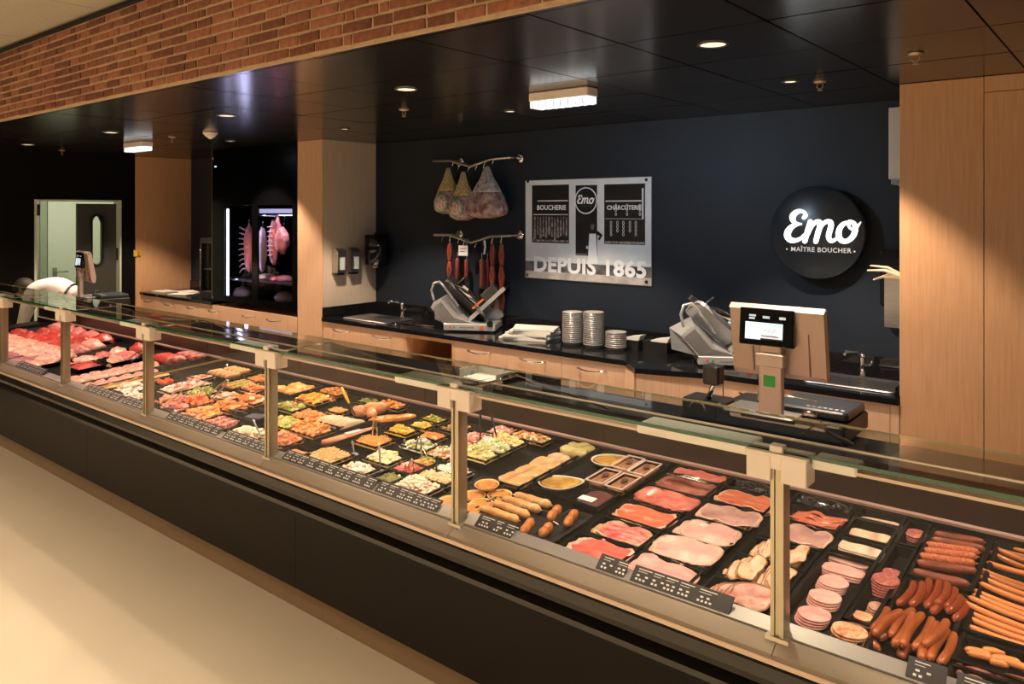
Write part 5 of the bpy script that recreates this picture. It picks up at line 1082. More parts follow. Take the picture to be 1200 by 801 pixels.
for q, x in enumerate((-6.35, -6.85, -7.35, -7.85)): tray(x, 2.5, 0.48, 0.84, 'wide black tray under the raw steaks, %s from the minced beef' % ORD[q], h=0.03, z=-0.004)

# ------------------------------------------------------------------ weighing scales on the service ledge
LZ = 1.060
scalem = mat('rose_grey_scale_housing', (0.50, 0.40, 0.36), rough=0.38, metal=0.25)
screen_b = mat('screen_pale_blue', (0.62, 0.85, 0.95), emit=0.75); screen_t = mat('screen_text', (0.55, 0.75, 0.85), emit=0.35); redscr = mat('screen_red', (0.8, 0.2, 0.3), emit=0.3)
def scale(loc, rz, label, tilt=0.12):
    t = thing('weighing_scale', label, 'scale', loc, rz)
    obj('base', MB().rbox(-0.26, 0.27, 0.02, 0.36, 0.0, 0.07, 0.02), black, t)
    obj('platter', MB().rbox(-0.20, 0.10, -0.03, 0.16, 0.072, 0.082, 0.015), steel, t)
    obj('printer_cover', MB().rbox(-0.03, 0.26, 0.10, 0.35, 0.071, 0.105, 0.02), mat('blue_black_cover', (0.018, 0.022, 0.028), rough=0.3), t)
    obj('rail', MB().tube([(-0.12, 0.16, 0.08), (-0.12, 0.16, 0.125), (0.13, 0.16, 0.125), (0.13, 0.16, 0.08)], 0.004, 8), chrome, t)
    lt = MB(); R = random.Random(4)
    for q in range(7): lt.box(0.09 + q * 0.022, 0.102 + q * 0.022, 0.135, 0.148 + R.uniform(0, .006), 0.1052, 0.1056)
    obj('marking', lt, mat('pale_marking', (0.5, 0.5, 0.5), rough=0.5), t, kind='stuff')
    p = obj('pole', MB().rbox(-0.048, 0.048, -0.02, 0.012, 0.08, 0.335, 0.008), scalem, t)
    obj('pole_neck', MB().rbox(-0.058, 0.058, -0.030, 0.018, 0.275, 0.325, 0.008).rbox(-0.045, 0.045, -0.02, 0.05, 0.325, 0.40, 0.01), scalem, t)
    obj('sticker', MB().box(-0.026, 0.022, -0.0212, -0.0202, 0.195, 0.240), mat('green_sticker', (0.01, 0.40, 0.05), rough=0.4), t)
    hd = MB(); prof = [(-0.005, 0.0), (0.018, -0.004), (0.03, 0.05), (0.018, 0.27), (0.0, 0.285), (-0.02, 0.278), (-0.012, 0.02)]
    hd.prismX(prof, -0.188, 0.188)
    M_ = Matrix.Translation((0.012, 0.055, 0.225)) @ Matrix.Rotation(tilt, 4, 'X')
    hd.xf(M_); h_ = obj('display_housing', hd, scalem, t)
    obj('top_edge', MB().prismX([(-0.024, 0.276), (0.0, 0.292), (0.02, 0.276), (0.0, 0.285)], -0.19, 0.19).xf(M_), mat('pale_rose_edge', (0.80, 0.62, 0.52), rough=0.35), h_)
    for gx in (-0.10, 0.125): obj('groove', MB().box(gx, gx + 0.004, -0.019, -0.012, 0.02, 0.12 if gx < 0 else 0.19).xf(M_), mat('dark_rose_groove', (0.2, 0.12, 0.09), rough=0.5), h_)
    M2 = Matrix.Translation((-0.02, 0.0, 0.358)) @ Matrix.Rotation(-0.10, 4, 'X')
    c_ = obj('customer_display', MB().rbox(-0.108, 0.112, -0.022, 0.012, -0.005, 0.142, 0.006).xf(M2), mat('gloss_black_display', (0.008, 0.008, 0.010), rough=0.15), t)
    obj('screen', MB().box(-0.082, 0.070, -0.0232, -0.0222, 0.018, 0.086).xf(M2), screen_b, c_)
    obj('screen_text', MB().box(-0.068, -0.040, -0.0232, -0.0222, 0.108, 0.116).box(-0.068, -0.044, -0.0232, -0.0222, 0.097, 0.105).box(-0.012, 0.016, -0.0232, -0.0222, 0.103, 0.113).box(0.055, 0.080, -0.0232, -0.0222, 0.103, 0.113).box(-0.012, 0.066, -0.0236, -0.0232, 0.076, 0.078).xf(M2), screen_t, c_)
    obj('screen_scribble', MB().tube([(-0.005, -0.0238, 0.055), (0.005, -0.0238, 0.064), (0.012, -0.0238, 0.052), (0.02, -0.0238, 0.066), (0.026, -0.0238, 0.05), (0.034, -0.0238, 0.062), (0.045, -0.0238, 0.060)], 0.0012, 5).xf(M2), redscr, c_)
    obj('screen_notch', MB().box(-0.018, 0.07, -0.0238, -0.0232, 0.018, 0.025).xf(M2), black, c_)
    return t
scale((-1.16, 3.035, LZ), 0.0, 'weighing scale with a lit customer display, in front of the right sink')
s2 = scale((-7.80, 3.06, LZ), math.radians(-7), 'far weighing scale seen from the side, in front of the doorway')
sc = thing('barcode_printer', 'black box with a chrome arm and cube head beside the scale', 'printer', (-1.47, 3.10, LZ))
obj('base', MB().rbox(-0.10, 0.09, -0.04, 0.10, 0, 0.085, 0.02), black, sc)
obj('hoop', MB().tube([(-0.02 + 0.035 * math.cos(a), -0.044, 0.045 + 0.035 * math.sin(a)) for a in [PI * q / 8 for q in range(9)]], 0.004, 6), steel, sc)
obj('arm', MB().tube([(0.0, 0.02, 0.08), (0.035, 0.0, 0.16)], [0.012, 0.009], 8), chrome, sc)
obj('head', MB().rbox(-0.002, 0.072, -0.04, 0.03, 0.155, 0.235, 0.014), black, sc)
obj('receipt', MB().rbox(-0.11, 0.02, -0.16, -0.06, 0.001, 0.006, 0.004), white, loc=(-1.0, 3.10, LZ), label='small pale blue card under the glass beside the scale', cat='card') if False else None
obj('ledge_card', MB().box(-0.10, 0.10, 0, 0.004, 0, 0.075), mat('pale_blue_card', (0.42, 0.55, 0.60), rough=0.4), loc=(-1.04, 2.75, 1.01), rot=(-0.6, 0, 0), label='pale blue card under the top glass below the scale', cat='card') if False else None
t = thing('glass_support', 'dark diagonal glass support with a steel clamp beside the scale', 'bracket', (-0.80, 2.32, 1.33))
obj('arm', MB().tube([(0.0, 0.0, 0.0), (-0.01, 0.55, -0.20)], 0.008, 8), black, t)
obj('clamp', MB().tube([(-0.01, 0.05, 0.010), (0.03, 0.05, 0.010)], 0.008, 12), steel, t)
for q, x in enumerate(POSTS[1:6]):
    t = thing('glass_support', 'thin steel rod holding the top glass, %s post from the oak panels' % ORD[q + 1], 'bracket', (x, 2.04, 1.32), 0, 'top glass supports')
    obj('rod', MB().tube([(0.01, 0.0, 0.0), (0.01, 0.26, 0.004), (0.01, 0.9, -0.25)], 0.005, 6), chrome, t)
    obj('clamp', MB().cyl((0.01, 0.22, 0.0), 0.008, 0.016, 12), steel, t)
# knife and paper on the ledge at the left
kn = thing('ledge_knife', 'long bladed knife with a red handle on the left of the service ledge', 'knife', (-6.35, 3.12, LZ + 0.003), 0.2)
obj('blade', MB().prismZ([(0.0, -0.015), (0.26, -0.012), (0.30, 0.012), (0.0, 0.018)], 0, 0.003), steel, kn)
obj('handle', MB().rbox(-0.14, 0.0, -0.016, 0.018, 0, 0.02, 0.008), mat('red_handle', (0.55, 0.04, 0.02), rough=0.4), kn)
for q, (x, lb) in enumerate(((-2.72, 'flat pale box in place of a glass reflection, behind the double post'), (-2.42, 'shallow black box on the ledge right of the flat pale box'))):
    t = thing('ledge_box', lb, 'box', (x, 3.09, LZ)); mm = paper if q == 0 else black  # pale box added in place of a likely reflection in the glass
    obj('body', MB().box(-0.13, 0.13, -0.07, 0.08, 0, 0.006).box(-0.13, -0.125, -0.07, 0.08, 0.006, 0.05).box(0.125, 0.13, -0.07, 0.08, 0.006, 0.05).box(-0.125, 0.125, 0.075, 0.08, 0.006, 0.05), mm, t)

# ------------------------------------------------------------------ slicers
steels = mat('slicer_steel', (0.66, 0.64, 0.61), (0.58, 0.56, 0.53), scale=5, rough=0.36, metal=0.55, stretch=(2, 2, 20))
def slicer(loc, rz, label, s_=1.0, gm=None):
    t = thing('meat_slicer', label, 'slicer', loc, rz, 'gravity meat slicers'); t.scale = (s_, s_, s_)
    obj('console', MB().rbox(0.0, 0.44, -0.10, 0.26, 0.012, 0.068, 0.012), steels, t)
    for x, y in ((0.03, -0.07), (0.40, -0.07), (0.03, 0.23), (0.40, 0.23)): obj('foot', MB().cyl((x, y, 0), 0.018, 0.013, 12), black, t)
    obj('button', MB().cyl((0, 0, 0), 0.008, 0.005, 12), mat('red_button', (0.7, 0.04, 0.03), rough=0.3, emit=0.3), t, (0.06, -0.101, 0.042), rot=(PI / 2, 0, 0))
    obj('button', MB().cyl((0, 0, 0), 0.008, 0.005, 12), mat('green_button', (0.03, 0.4, 0.08), rough=0.3), t, (0.095, -0.101, 0.042), rot=(PI / 2, 0, 0))
    obj('button', MB().cyl((0, 0, 0), 0.018, 0.006, 16), mat('orange_ring', (0.65, 0.15, 0.05), rough=0.4), t, (0.33, -0.101, 0.040), rot=(PI / 2, 0, 0))
    obj('nameplate', MB().box(0.14, 0.26, -0.1025, -0.101, 0.034, 0.046), mat('grey_print', (0.3, 0.28, 0.26), rough=0.5), t)
    # angular motor housing
    poly = [(-0.155, 0.06), (-0.16, 0.19), (-0.025, 0.285), (0.02, 0.25), (0.14, 0.11), (0.30, 0.069), (0.0, 0.069)]
    P0 = [(-0.11, 0.20), (-0.02, 0.270), (0.11, 0.12), (0.27, 0.069), (0.0, 0.069)]
    h = MB(); h.loft([[(-0.11, -0.09, 0.20), (-0.02, -0.09, 0.270), (0.11, -0.09, 0.12), (0.27, -0.09, 0.069), (0.0, -0.09, 0.069)], [(-0.165, 0.20, 0.21), (-0.02, 0.20, 0.29), (0.13, 0.20, 0.14), (0.27, 0.20, 0.069), (-0.15, 0.20, 0.06)]], 0, True, True, False)
    obj('housing', h, steels, t)
    obj('housing_face', MB().loft([[(-0.09, -0.094, 0.192), (-0.02, -0.094, 0.248), (0.09, -0.094, 0.118), (0.22, -0.094, 0.082), (0.01, -0.094, 0.082)], [(-0.09, -0.090, 0.192), (-0.02, -0.090, 0.248), (0.09, -0.090, 0.118), (0.22, -0.090, 0.082), (0.01, -0.090, 0.082)]], 0, True, True, False), mat('polished_steel_face', (0.74, 0.70, 0.66), rough=0.22, metal=0.8), t)
    # tilted gauge plate, blade and ring guard
    M_ = Matrix.Translation((0.155, 0.04, 0.235)) @ Matrix.Rotation(math.radians(42), 4, 'Y') @ Matrix.Rotation(math.radians(-32), 4, 'X')
    g = obj('gauge_plate', MB().rbox(-0.24, 0.235, -0.10, 0.13, -0.006, 0.006, 0.05).xf(M_), gm or steels, t)
    obj('blade', MB().lathe([(0.15, 0.0), (0.152, 0.004), (0.12, 0.010), (0.02, 0.014)], 36, c=(0.0, -0.03, 0.008)).xf(M_), chrome, g)
    obj('ring_guard', MB().tube([(0.165 * math.cos(a), -0.03 + 0.165 * math.sin(a), 0.012) for a in [2 * PI * q / 28 for q in range(22)]], 0.008, 8).xf(M_), black, g)
    obj('loop_handle', MB().tube([(-0.09, -0.06, 0.255), (-0.11, -0.07, 0.34), (-0.09, -0.07, 0.40), (-0.04, -0.07, 0.415), (0.0, -0.06, 0.37), (0.12, -0.05, 0.21)], 0.010, 10), mat('bright_tube', (0.78, 0.76, 0.74), rough=0.25, metal=0.7), t)
    # carriage
    Mc = Matrix.Translation((0.36, 0.10, 0.23)) @ Matrix.Rotation(math.radians(-42), 4, 'Y')
    c_ = obj('carriage', MB().rbox(-0.20, 0.20, -0.13, 0.13, -0.012, 0.012, 0.01).xf(Mc), black, t)
    obj('carriage_edge', MB().box(-0.20, 0.20, -0.140, -0.128, -0.015, 0.018).xf(Mc), steels, c_)
    obj('pusher', MB().rbox(-0.03, 0.12, -0.02, 0.11, 0.013, 0.10, 0.01).xf(Mc), mat('dark_grey_pusher', (0.05, 0.045, 0.04), rough=0.4), c_)
    obj('side_bracket', MB().prismY([(0.22, 0.07), (0.42, 0.07), (0.46, 0.10), (0.40, 0.26), (0.36, 0.28), (0.27, 0.17)], 0.20, 0.235), steels, t)
    obj('orange_grip', MB().rbox(-0.06, 0.06, -0.016, 0.016, 0.013, 0.03, 0.006).xf(Matrix.Translation((0.30, -0.05, 0.215)) @ Matrix.Rotation(math.radians(-42), 4, 'Y')), mat('orange_grip', (0.85, 0.16, 0.02), rough=0.4), t)
    Mg = Matrix.Translation((0.10, 0.18, 0.33)) @ Matrix.Rotation(math.radians(38), 4, 'Y')
    g2 = obj('rest_arm', MB().rbox(-0.16, 0.14, -0.03, 0.06, -0.02, 0.02, 0.008).xf(Mg), mat('charcoal_arm', (0.04, 0.036, 0.032), rough=0.4), t)
    obj('rest_grip', MB().tube([(0.06, 0.15, 0.36), (0.13, 0.15, 0.43)], [0.016, 0.014], 10, round_end=True), black, g2)
    obj('rest_plate', MB().rbox(-0.03, 0.03, -0.034, -0.03, -0.016, 0.03, 0.002).xf(Mg @ Matrix.Translation((0.02, 0, 0.01))), bracket_m, g2)
    obj('dial', MB().cyl((0, 0, 0), 0.026, 0.02, 16), black, t, (0.40, -0.103 + 0.0, 0.075), rot=(PI / 2, 0, 0))
    return t
p = atZ(806, 425, TOPZ)
slicer((p.x + 0.06, p.y + 0.005, TOPZ + 0.001), math.radians(32), 'large steel meat slicer on the corner cabinet, below the round sign', 0.98)
p = atZ(513, 386, TOPZ)
slicer((p.x + 0.07, p.y + 0.03, TOPZ + 0.001), math.radians(30), 'steel meat slicer above the open niche, under the hanging sausages', 1.0, gm=mat('charcoal_arm', (0.04, 0.036, 0.032), rough=0.4))

# ------------------------------------------------------------------ things on the worktop
for q in range(5):
    obj('folded_paper', MB().prismZ([(-0.21 + .02 * q, -0.12), (0.20, -0.14 + 0.01 * q), (0.22 - .01 * q, 0.12), (-0.19, 0.13)], 0.001 + q * 0.018, 0.017 + q * 0.018), paper, loc=(-3.80 + 0.01 * q, 4.83, TOPZ), rz=0.25 + 0.12 * math.sin(q * 2.1), label='cream folded paper in the pile left of the plastic tubs, %s from the bottom' % ORD[q], cat='paper', group='pile of folded papers')
cupm = MB().lathe([(0.066, 0), (0.072, 0.022), (0.078, 0.024), (0.078, 0.030), (0.070, 0.030), (0.064, 0.004)], 24).mesh('plastic_tub', mat('silvery_plastic', (0.62, 0.56, 0.50), rough=0.22, metal=0.45))
for s_, (x, n) in enumerate(((-3.36, 16), (-3.17, 17), (-2.99, 8))):
    for q in range(n):
        obj('plastic_tub', cupm, None, loc=(x, 4.80 + 0.02 * (s_ == 2), TOPZ + 0.001 + q * 0.0145), label='clear plastic tub, %s from the bottom of the %s stack' % (ORD[q], ['left', 'middle', 'short right'][s_]), cat='tub', group='nested plastic tubs')
for q, (x, y, lb) in enumerate(((-2.93, 4.98, 'black crate behind the short stack of tubs'), (-2.72, 5.02, 'black crate left of the large slicer'))):
    t = thing('black_crate', lb, 'crate', (x, y, TOPZ), 0, 'black crates'); w = 0.10
    obj('body', MB().box(-w, w, -0.12, 0.12, 0, 0.01).box(-w, -w + .008, -0.12, 0.12, 0.01, 0.075).box(w - .008, w, -0.12, 0.12, 0.01, 0.075).box(-w + .008, w - .008, -0.12, -0.112, 0.01, 0.075).box(-w + .008, w - .008, 0.112, 0.12, 0.01, 0.075), black, t)
    obj('paper_filling', MB().prismY([(-0.08, 0.06), (0.05, 0.09), (0.07, 0.13), (-0.02, 0.115), (-0.08, 0.10)], -0.03, 0.05).xf(Matrix.Translation((0, 0, -0.03))), paper, t)
t = thing('work_knife', 'long steel rod beside the left slicer', 'knife', (-5.02, 4.72, TOPZ + 0.004), 0.1)
obj('blade', MB().tube([(-0.02, 0, 0.004), (0.24, 0, 0.004)], 0.005, 8), chrome, t); obj('handle', MB().tube([(-0.14, 0, 0.006), (-0.02, 0, 0.006)], 0.010, 8, round_end=True), black, t)
t = thing('sink_plug', 'small shiny plug on the worktop edge beside the left sink', 'plug', (-5.13, 4.62, TOPZ)); obj('cap', MB().lathe([(0.035, 0.001), (0.03, 0.008), (0.01, 0.012), (0.008, 0.022), (0.012, 0.026)], 16), chrome, t)

# ------------------------------------------------------------------ dispensers on pillar side
def soap(y, label):
    t = thing('soap_dispenser', label, 'dispenser', (-6.045, y, 1.36), 0, 'steel soap dispensers')
    obj('housing', MB().loft([[(0.001, -0.05, z), (0.001, 0.05, z), (d_, 0.05, z), (d_, -0.05, z)] for d_, z in ((0.085, 0), (0.095, 0.10), (0.095, 0.20), (0.05, 0.235))], 0, True, True, False), steel, t)
    obj('window', MB().box(0.0955, 0.0965, -0.03, 0.03, 0.03, 0.15), mat('milky_window', (0.55, 0.60, 0.60), rough=0.3), t)
    obj('lever', MB().box(0.02, 0.075, -0.04, 0.04, -0.02, -0.001), black, t)
soap(4.68, 'steel soap dispenser on the oak pillar, nearer the front edge'); soap(4.85, 'steel soap dispenser on the oak pillar, beside the black paper dispenser')
t = thing('paper_dispenser', 'large glossy black paper towel dispenser in the corner by the pillar', 'dispenser', (-5.90, 5.06, 1.42))
b = MB().loft([[(0.15 * math.cos(a) * 1.0, -0.115 + 0.115 * 0 - 0.11 * math.sin(a) * 1.0 + 0.11, z) for a in [PI * q / 10 for q in range(11)]] for z in (0.0, 0.01, 0.29, 0.30)], 0, True, True, True)
obj('housing', MB().lathe([(0.10, 0), (0.115, 0.01), (0.117, 0.29), (0.105, 0.30)], 28), mat('piano_black', (0.008, 0.008, 0.009), rough=0.1), t)
obj('lock', MB().cyl((0, -0.02, 0.30), 0.008, 0.02, 8), black, t); obj('paper_end', blob(0.03, 0.02, 0.02, 4, amp=0.4), white, t, (0.0, -0.02, -0.02))

# ------------------------------------------------------------------ wall decor
HX = 5.05
def hung(k, x, y, Y=HX): return atY(*cpx(k, x, y), Y)
netm = [mat('gold_net_top', (0.80, 0.60, 0.20), (0.25, 0.16, 0.06), scale=60, rough=0.4), mat('red_white_wrap', (0.62, 0.06, 0.04), (0.75, 0.66, 0.60), scale=45, rough=0.35, voro=True, mid=0.38), mat('dark_ham_skin', (0.14, 0.03, 0.03), (0.52, 0.36, 0.32), scale=20, rough=0.4), mat('green_wrap', (0.06, 0.26, 0.06), (0.60, 0.6, 0.5), scale=50, rough=0.35), mat('grey_net', (0.65, 0.62, 0.6), (0.16, 0.13, 0.13), scale=40, rough=0.4)]
def rod(pts, label, hooks, fl):
    P_ = [hung('K', x, y) for x, y in pts]; o0 = P_[0]
    t = thing('hanging_rod', label, 'rod', (o0.x, YW, o0.z), 0, 'bent steel hanging rods')
    L = [(p.x - o0.x, p.y - YW, p.z - o0.z) for p in P_]
    obj('bar', MB().tube(L, 0.013, 10, round_end=True), steel, t)
    for x, y in fl:
        p = hung('K', x, y); q = p - Vector((o0.x, YW, o0.z))
        obj('bracket', MB().tube([(q.x, q.y, q.z), (q.x, -0.004, q.z)], 0.009, 8), steel, t); obj('flange', MB().lathe([(0.045, 0), (0.045, 0.006), (0.03, 0.012)], 20).xf(Matrix.Translation((q.x, 0, q.z)) @ Matrix.Rotation(PI / 2, 4, 'X')), chrome, t)
    for x, y in hooks:
        p = hung('K', x, y) - Vector((o0.x, YW, o0.z))
        obj('hook', MB().tube([(p.x, p.y, p.z + 0.015), (p.x + .014, p.y, p.z + 0.02), (p.x + .016, p.y, p.z), (p.x, p.y, p.z - 0.03), (p.x - .012, p.y, p.z - 0.05), (p.x, p.y, p.z - 0.062), (p.x + .01, p.y, p.z - 0.05)], 0.0035, 6), chrome, t)
rod([(75, 78), (160, 76), (260, 105), (360, 68), (455, 60)], 'bent steel rod carrying three wrapped hams', [(170, 82), (200, 90), (248, 104), (285, 98), (325, 84), (368, 70)], [(158, 78), (455, 60)])
rod([(80, 443), (160, 443), (262, 480), (360, 450), (455, 447)], 'bent steel rod carrying dried sausages', [(120, 446), (157, 446), (200, 456), (240, 470), (285, 474), (325, 462), (365, 452), (410, 450)], [(158, 443), (455, 447)])
def net_ham(cx, top, bot, w, mats_, label, Y):
    a = hung('K', cx, top, Y); b = hung('K', cx, bot, Y); hgt = a.z - b.z
    e = (hung('K', cx + w / 2, bot, Y).x - b.x) * 1.22
    t = thing('wrapped_ham', label, 'ham', a, 0, 'wrapped hams on the upper rod')
    prof = [(0.02, 0.0), (0.035, -0.03), (0.045, -0.08), (0.07, -0.22), (0.5, -0.0)]
    def R_(s_): return e * (0.12 + 0.88 * math.sin(min(1.0, s_ * 1.12) * PI / 2) ** 1.5) * (1 if s_ < 0.86 else math.sqrt(max(0.02, 1 - ((s_ - 0.86) / 0.15) ** 2)))
    def part(s0, s1, mm, nm, grow=1.0):
        rings = []; n = 10
        for k in range(n + 1):
            s_ = s0 + (s1 - s0) * k / n; r = R_(s_) * grow
            rings.append([(r * math.cos(q) * (1 + 0.06 * math.sin(3 * q + s_ * 9)), 0.62 * r * math.sin(q), -hgt * s_) for q in [2 * PI * i / 18 for i in range(18)]])
        obj(nm, MB().loft(rings, 0, True, True, True), mm, t)
    part(0.0, 0.5, mats_[0], 'upper_wrap'); part(0.5, 1.0, mats_[1], 'lower_wrap')
    if len(mats_) > 2:
        c = e * 0.55; obj('round_label', MB().lathe([(c, 0), (c, 0.006), (c * .8, 0.008)], 20).xf(Matrix.Translation((0, -0.60 * e, -hgt * 0.76)) @ Matrix.Rotation(PI / 2 - 0.12, 4, 'X')), mats_[2], t)
        obj('label_face', MB().lathe([(c * .75, 0.008), (c * .72, 0.011), (c * .1, 0.013)], 20).xf(Matrix.Translation((0, -0.60 * e, -hgt * 0.76)) @ Matrix.Rotation(PI / 2 - 0.12, 4, 'X')), netm[1], t)
    nt = MB()
    for q in range(10):
        a0 = 2 * PI * q / 10
        nt.tube([(R_(s_) * 1.02 * math.cos(a0 + s_ * 1.2), 0.62 * R_(s_) * 1.02 * math.sin(a0 + s_ * 1.2), -hgt * s_) for s_ in (0.02, 0.2, 0.4, 0.6, 0.8, 0.93)], 0.002, 4)
        nt.tube([(R_(s_) * 1.02 * math.cos(a0 - s_ * 1.2), 0.62 * R_(s_) * 1.02 * math.sin(a0 - s_ * 1.2), -hgt * s_) for s_ in (0.02, 0.2, 0.4, 0.6, 0.8, 0.93)], 0.002, 4)
    obj('netting', nt, mat('pale_net', (0.55, 0.5, 0.45), rough=0.5), t, kind='stuff')
net_ham(148, 112, 340, 100, [netm[0], netm[2], netm[3]], 'wrapped ham with a gold top and round red label, left of three', 5.06)
net_ham(222, 130, 372, 102, [netm[0], netm[2], netm[3]], 'wrapped ham with a gold top and red label, hanging lowest in the middle', 5.02)
net_ham(340, 105, 362, 150, [netm[4], netm[2]], 'large dark mottled ham in grey net, right of three', 5.04)
def hang_saus(x, y0, y1, Y, label, links=1, r=0.023, tag=False):
    a = hung('K', x, y0, Y); b = hung('K', x, y1, Y)
    t = thing('hanging_sausage', label, 'sausage', a, 0, 'dried sausages on the lower rod'); L = a.z - b.z
    obj('string', MB().tube([(0, 0, 0.05), (0, 0, -0.01)], 0.002, 5), white, t)
    if links == 1: obj('link', MB().tube([(0, 0, -0.02), (0.004, 0, -L / 2), (0, 0, -L)], r, 10, round_end=True), mat('hanging_dried', (0.17, 0.028, 0.022), (0.27, 0.06, 0.045), scale=30, rough=0.45, bump=0.3), t)
    else:
        n = links
        for k in range(n):
            z0 = -0.01 - L * k / n; z1 = -0.01 - L * (k + 1) / n + 0.012
            for s_ in (-1, 1): obj('link', MB().tube([(0.004 * s_, 0, z0 - .01), (0.018 * s_, 0, (z0 + z1) / 2), (0.004 * s_, 0, z1)], 0.0155, 8, round_end=True), mat('hanging_link', (0.22, 0.034, 0.02), (0.34, 0.07, 0.04), scale=40, rough=0.4, bump=0.3), t)
for a in ((157, 480, 655, 5.05, 'string of paired sausage links, leftmost on the lower rod', 2), (195, 555, 660, 5.05, 'short thick dried sausage, second on the lower rod', 1), (240, 560, 665, 5.05, 'short thick dried sausage behind the white tag, third on the lower rod', 1), (315, 560, 700, 5.05, 'long plain dried sausage in the middle of the lower rod', 1), (367, 485, 800, 5.07, 'string of paired links, second from the right on the lower rod', 3), (412, 485, 810, 5.07, 'string of paired links, rightmost on the lower rod', 3), (343, 560, 700, 5.11, 'thin dried sausage behind the long plain one', 1)):
    hang_saus(*a[:4], a[4], a[5])
p = hung('K', 222, 515, 5.02); t = thing('white_tag', 'white price tag hanging on the lower rod', 'tag', p)
obj('card', MB().box(-0.055, 0.055, 0, 0.003, -0.055, 0.035), white, t); obj('string', MB().tube([(0, 0.001, 0.035), (0, 0.02, 0.09)], 0.002, 5), white, t); obj('print', MB().box(-0.04, 0.04, -0.001, 0, 0.005, 0.01).box(-0.04, 0.02, -0.001, 0, -0.02, -0.015), ink, t)
p = hung('K', 328, 510, 5.04); t = thing('white_tag', 'slim curled white tag above the long plain sausage', 'tag', p); obj('card', MB().tube([(0, 0, 0.07), (0.008, 0, 0.02), (-0.004, 0, -0.05)], 0.009, 6), white, t)

# ---- script lettering built from brush strokes
STROKES = [
 [(322, 276, 14), (334, 262, 14), (330, 244, 12), (312, 232, 12), (285, 230, 16), (256, 246, 20), (240, 272, 22), (246, 300, 17), (268, 316, 10), (298, 322, 6)],
 [(300, 322, 8), (270, 326, 12), (232, 345, 19), (207, 378, 23), (204, 412, 23), (228, 438, 20), (265, 440, 15), (300, 425, 12), (326, 398, 9)],
 [(368, 305, 17), (352, 360, 18), (338, 410, 18), (328, 446, 17)],
 [(352, 400, 10), (378, 340, 13), (408, 308, 15), (434, 308, 18), (438, 335, 19), (424, 385, 19), (412, 430, 18), (408, 448, 17)],
 [(422, 400, 10), (450, 335, 13), (482, 306, 15), (512, 308, 18), (518, 335, 19), (506, 380, 19), (500, 415, 18), (514, 442, 16), (540, 440, 12), (566, 415, 9)],
 [(640, 312, 14), (608, 322, 16), (582, 352, 19), (572, 395, 21), (584, 432, 20), (618, 448, 17), (655, 432, 18), (684, 395, 20), (694, 350, 19), (682, 318, 16), (655, 306, 14), (640, 312, 14)],
 [(645, 318, 12), (650, 345, 10), (672, 360, 9), (700, 350, 9), (722, 322, 6), (732, 308, 3)]]
def stroke_mesh(conv, sc, ext):
    m = MB()
    for si, st in enumerate(STROKES):
        # resample with Catmull-Rom for smooth brush strokes
        P_ = [Vector(p) for p in st]; pts = []
        for i in range(len(P_) - 1):
            p0, p1, p2, p3 = P_[max(i - 1, 0)], P_[i], P_[i + 1], P_[min(i + 2, len(P_) - 1)]
            for k in range(4):
                u = k / 4; pts.append(0.5 * ((2 * p1) + (p2 - p0) * u + (2 * p0 - 5 * p1 + 4 * p2 - p3) * u * u + (3 * p1 - p0 - 3 * p2 + p3) * u ** 3))
        pts.append(P_[-1]); n = len(pts); L = []; R_ = []
        for i, p in enumerate(pts):
            d = pts[min(i + 1, n - 1)] - pts[max(i - 1, 0)]; d = Vector((d.x, d.y)).normalized(); nx = Vector((-d.y, d.x)) * p.z
            L.append((p.x + nx.x, p.y + nx.y)); R_.append((p.x - nx.x, p.y - nx.y))
        def disc(p): return [(p.x + p.z * math.cos(2 * PI * k / 14), p.y + p.z * math.sin(2 * PI * k / 14)) for k in range(14)]
        e0 = ext + si * 0.00012
        vs = []; fs = []
        for (x, y) in L + R_:
            X, Z = conv(x, y); vs.append((X, -e0, Z))
        for i in range(n - 1): fs.append((i, i + 1, n + i + 1, n + i))
        m.add(vs, fs)
        vb = [(v_[0], 0, v_[2]) for v_ in vs]; m.add(vs + vb, [(i, i + 1, 2 * n + i + 1, 2 * n + i) for i in range(n - 1)] + [(n + i, n + i + 1, 3 * n + i + 1, 3 * n + i) for i in range(n - 1)])
        for j, p in enumerate((pts[0], pts[-1])):
            dc_ = disc(p); a = [(conv(x, y)[0], -e0 - 0.00005 * (j + 1), conv(x, y)[1]) for x, y in dc_]; b = [(v_[0], 0, v_[2]) for v_ in a]
            m.loft([b, a], 0, False, True, False)
    return m
lc = Vector((-1.65, 5.15, 1.811))
lg = thing('round_sign', 'round dark wall sign with glowing white script lettering', 'sign', (lc.x, YW, lc.z))
RX = Matrix.Rotation(PI / 2, 4, 'X')
obj('disc', MB().lathe([(0.24, 0.0), (0.24, 0.05), (0.290, 0.052), (0.298, 0.060), (0.298, 0.105), (0.290, 0.113), (0.0005, 0.114)], 72).xf(RX), mat('satin_navy_sign', (0.022, 0.028, 0.036), rough=0.30), lg)
glow = mat('backlit_white', (1.0, 1.0, 0.98), emit=1.6)
FY = YW - 0.114
def conv_logo(x, y):
    p = atY(*cpx('L', x, y), FY); return p.x - lc.x, p.z - lc.z
obj('script_lettering', stroke_mesh(conv_logo, 1, 0.006), glow, lg, (0, -0.114, 0))
a = conv_logo(440, 510); text('MAÎTRE BOUCHER', 0.042, mat('pale_print', (0.75, 0.74, 0.72), emit=0.35), lg, (a[0], -0.116, a[1]), bold=0.0004, spacing=1.10)
for x, y in ((198, 503), (686, 521)):
    a = conv_logo(x, y); obj('dot', MB().cyl((0, 0, 0), 0.006, 0.002, 12).xf(RX), MATS['pale_print'], lg, (a[0], -0.114, a[1]))

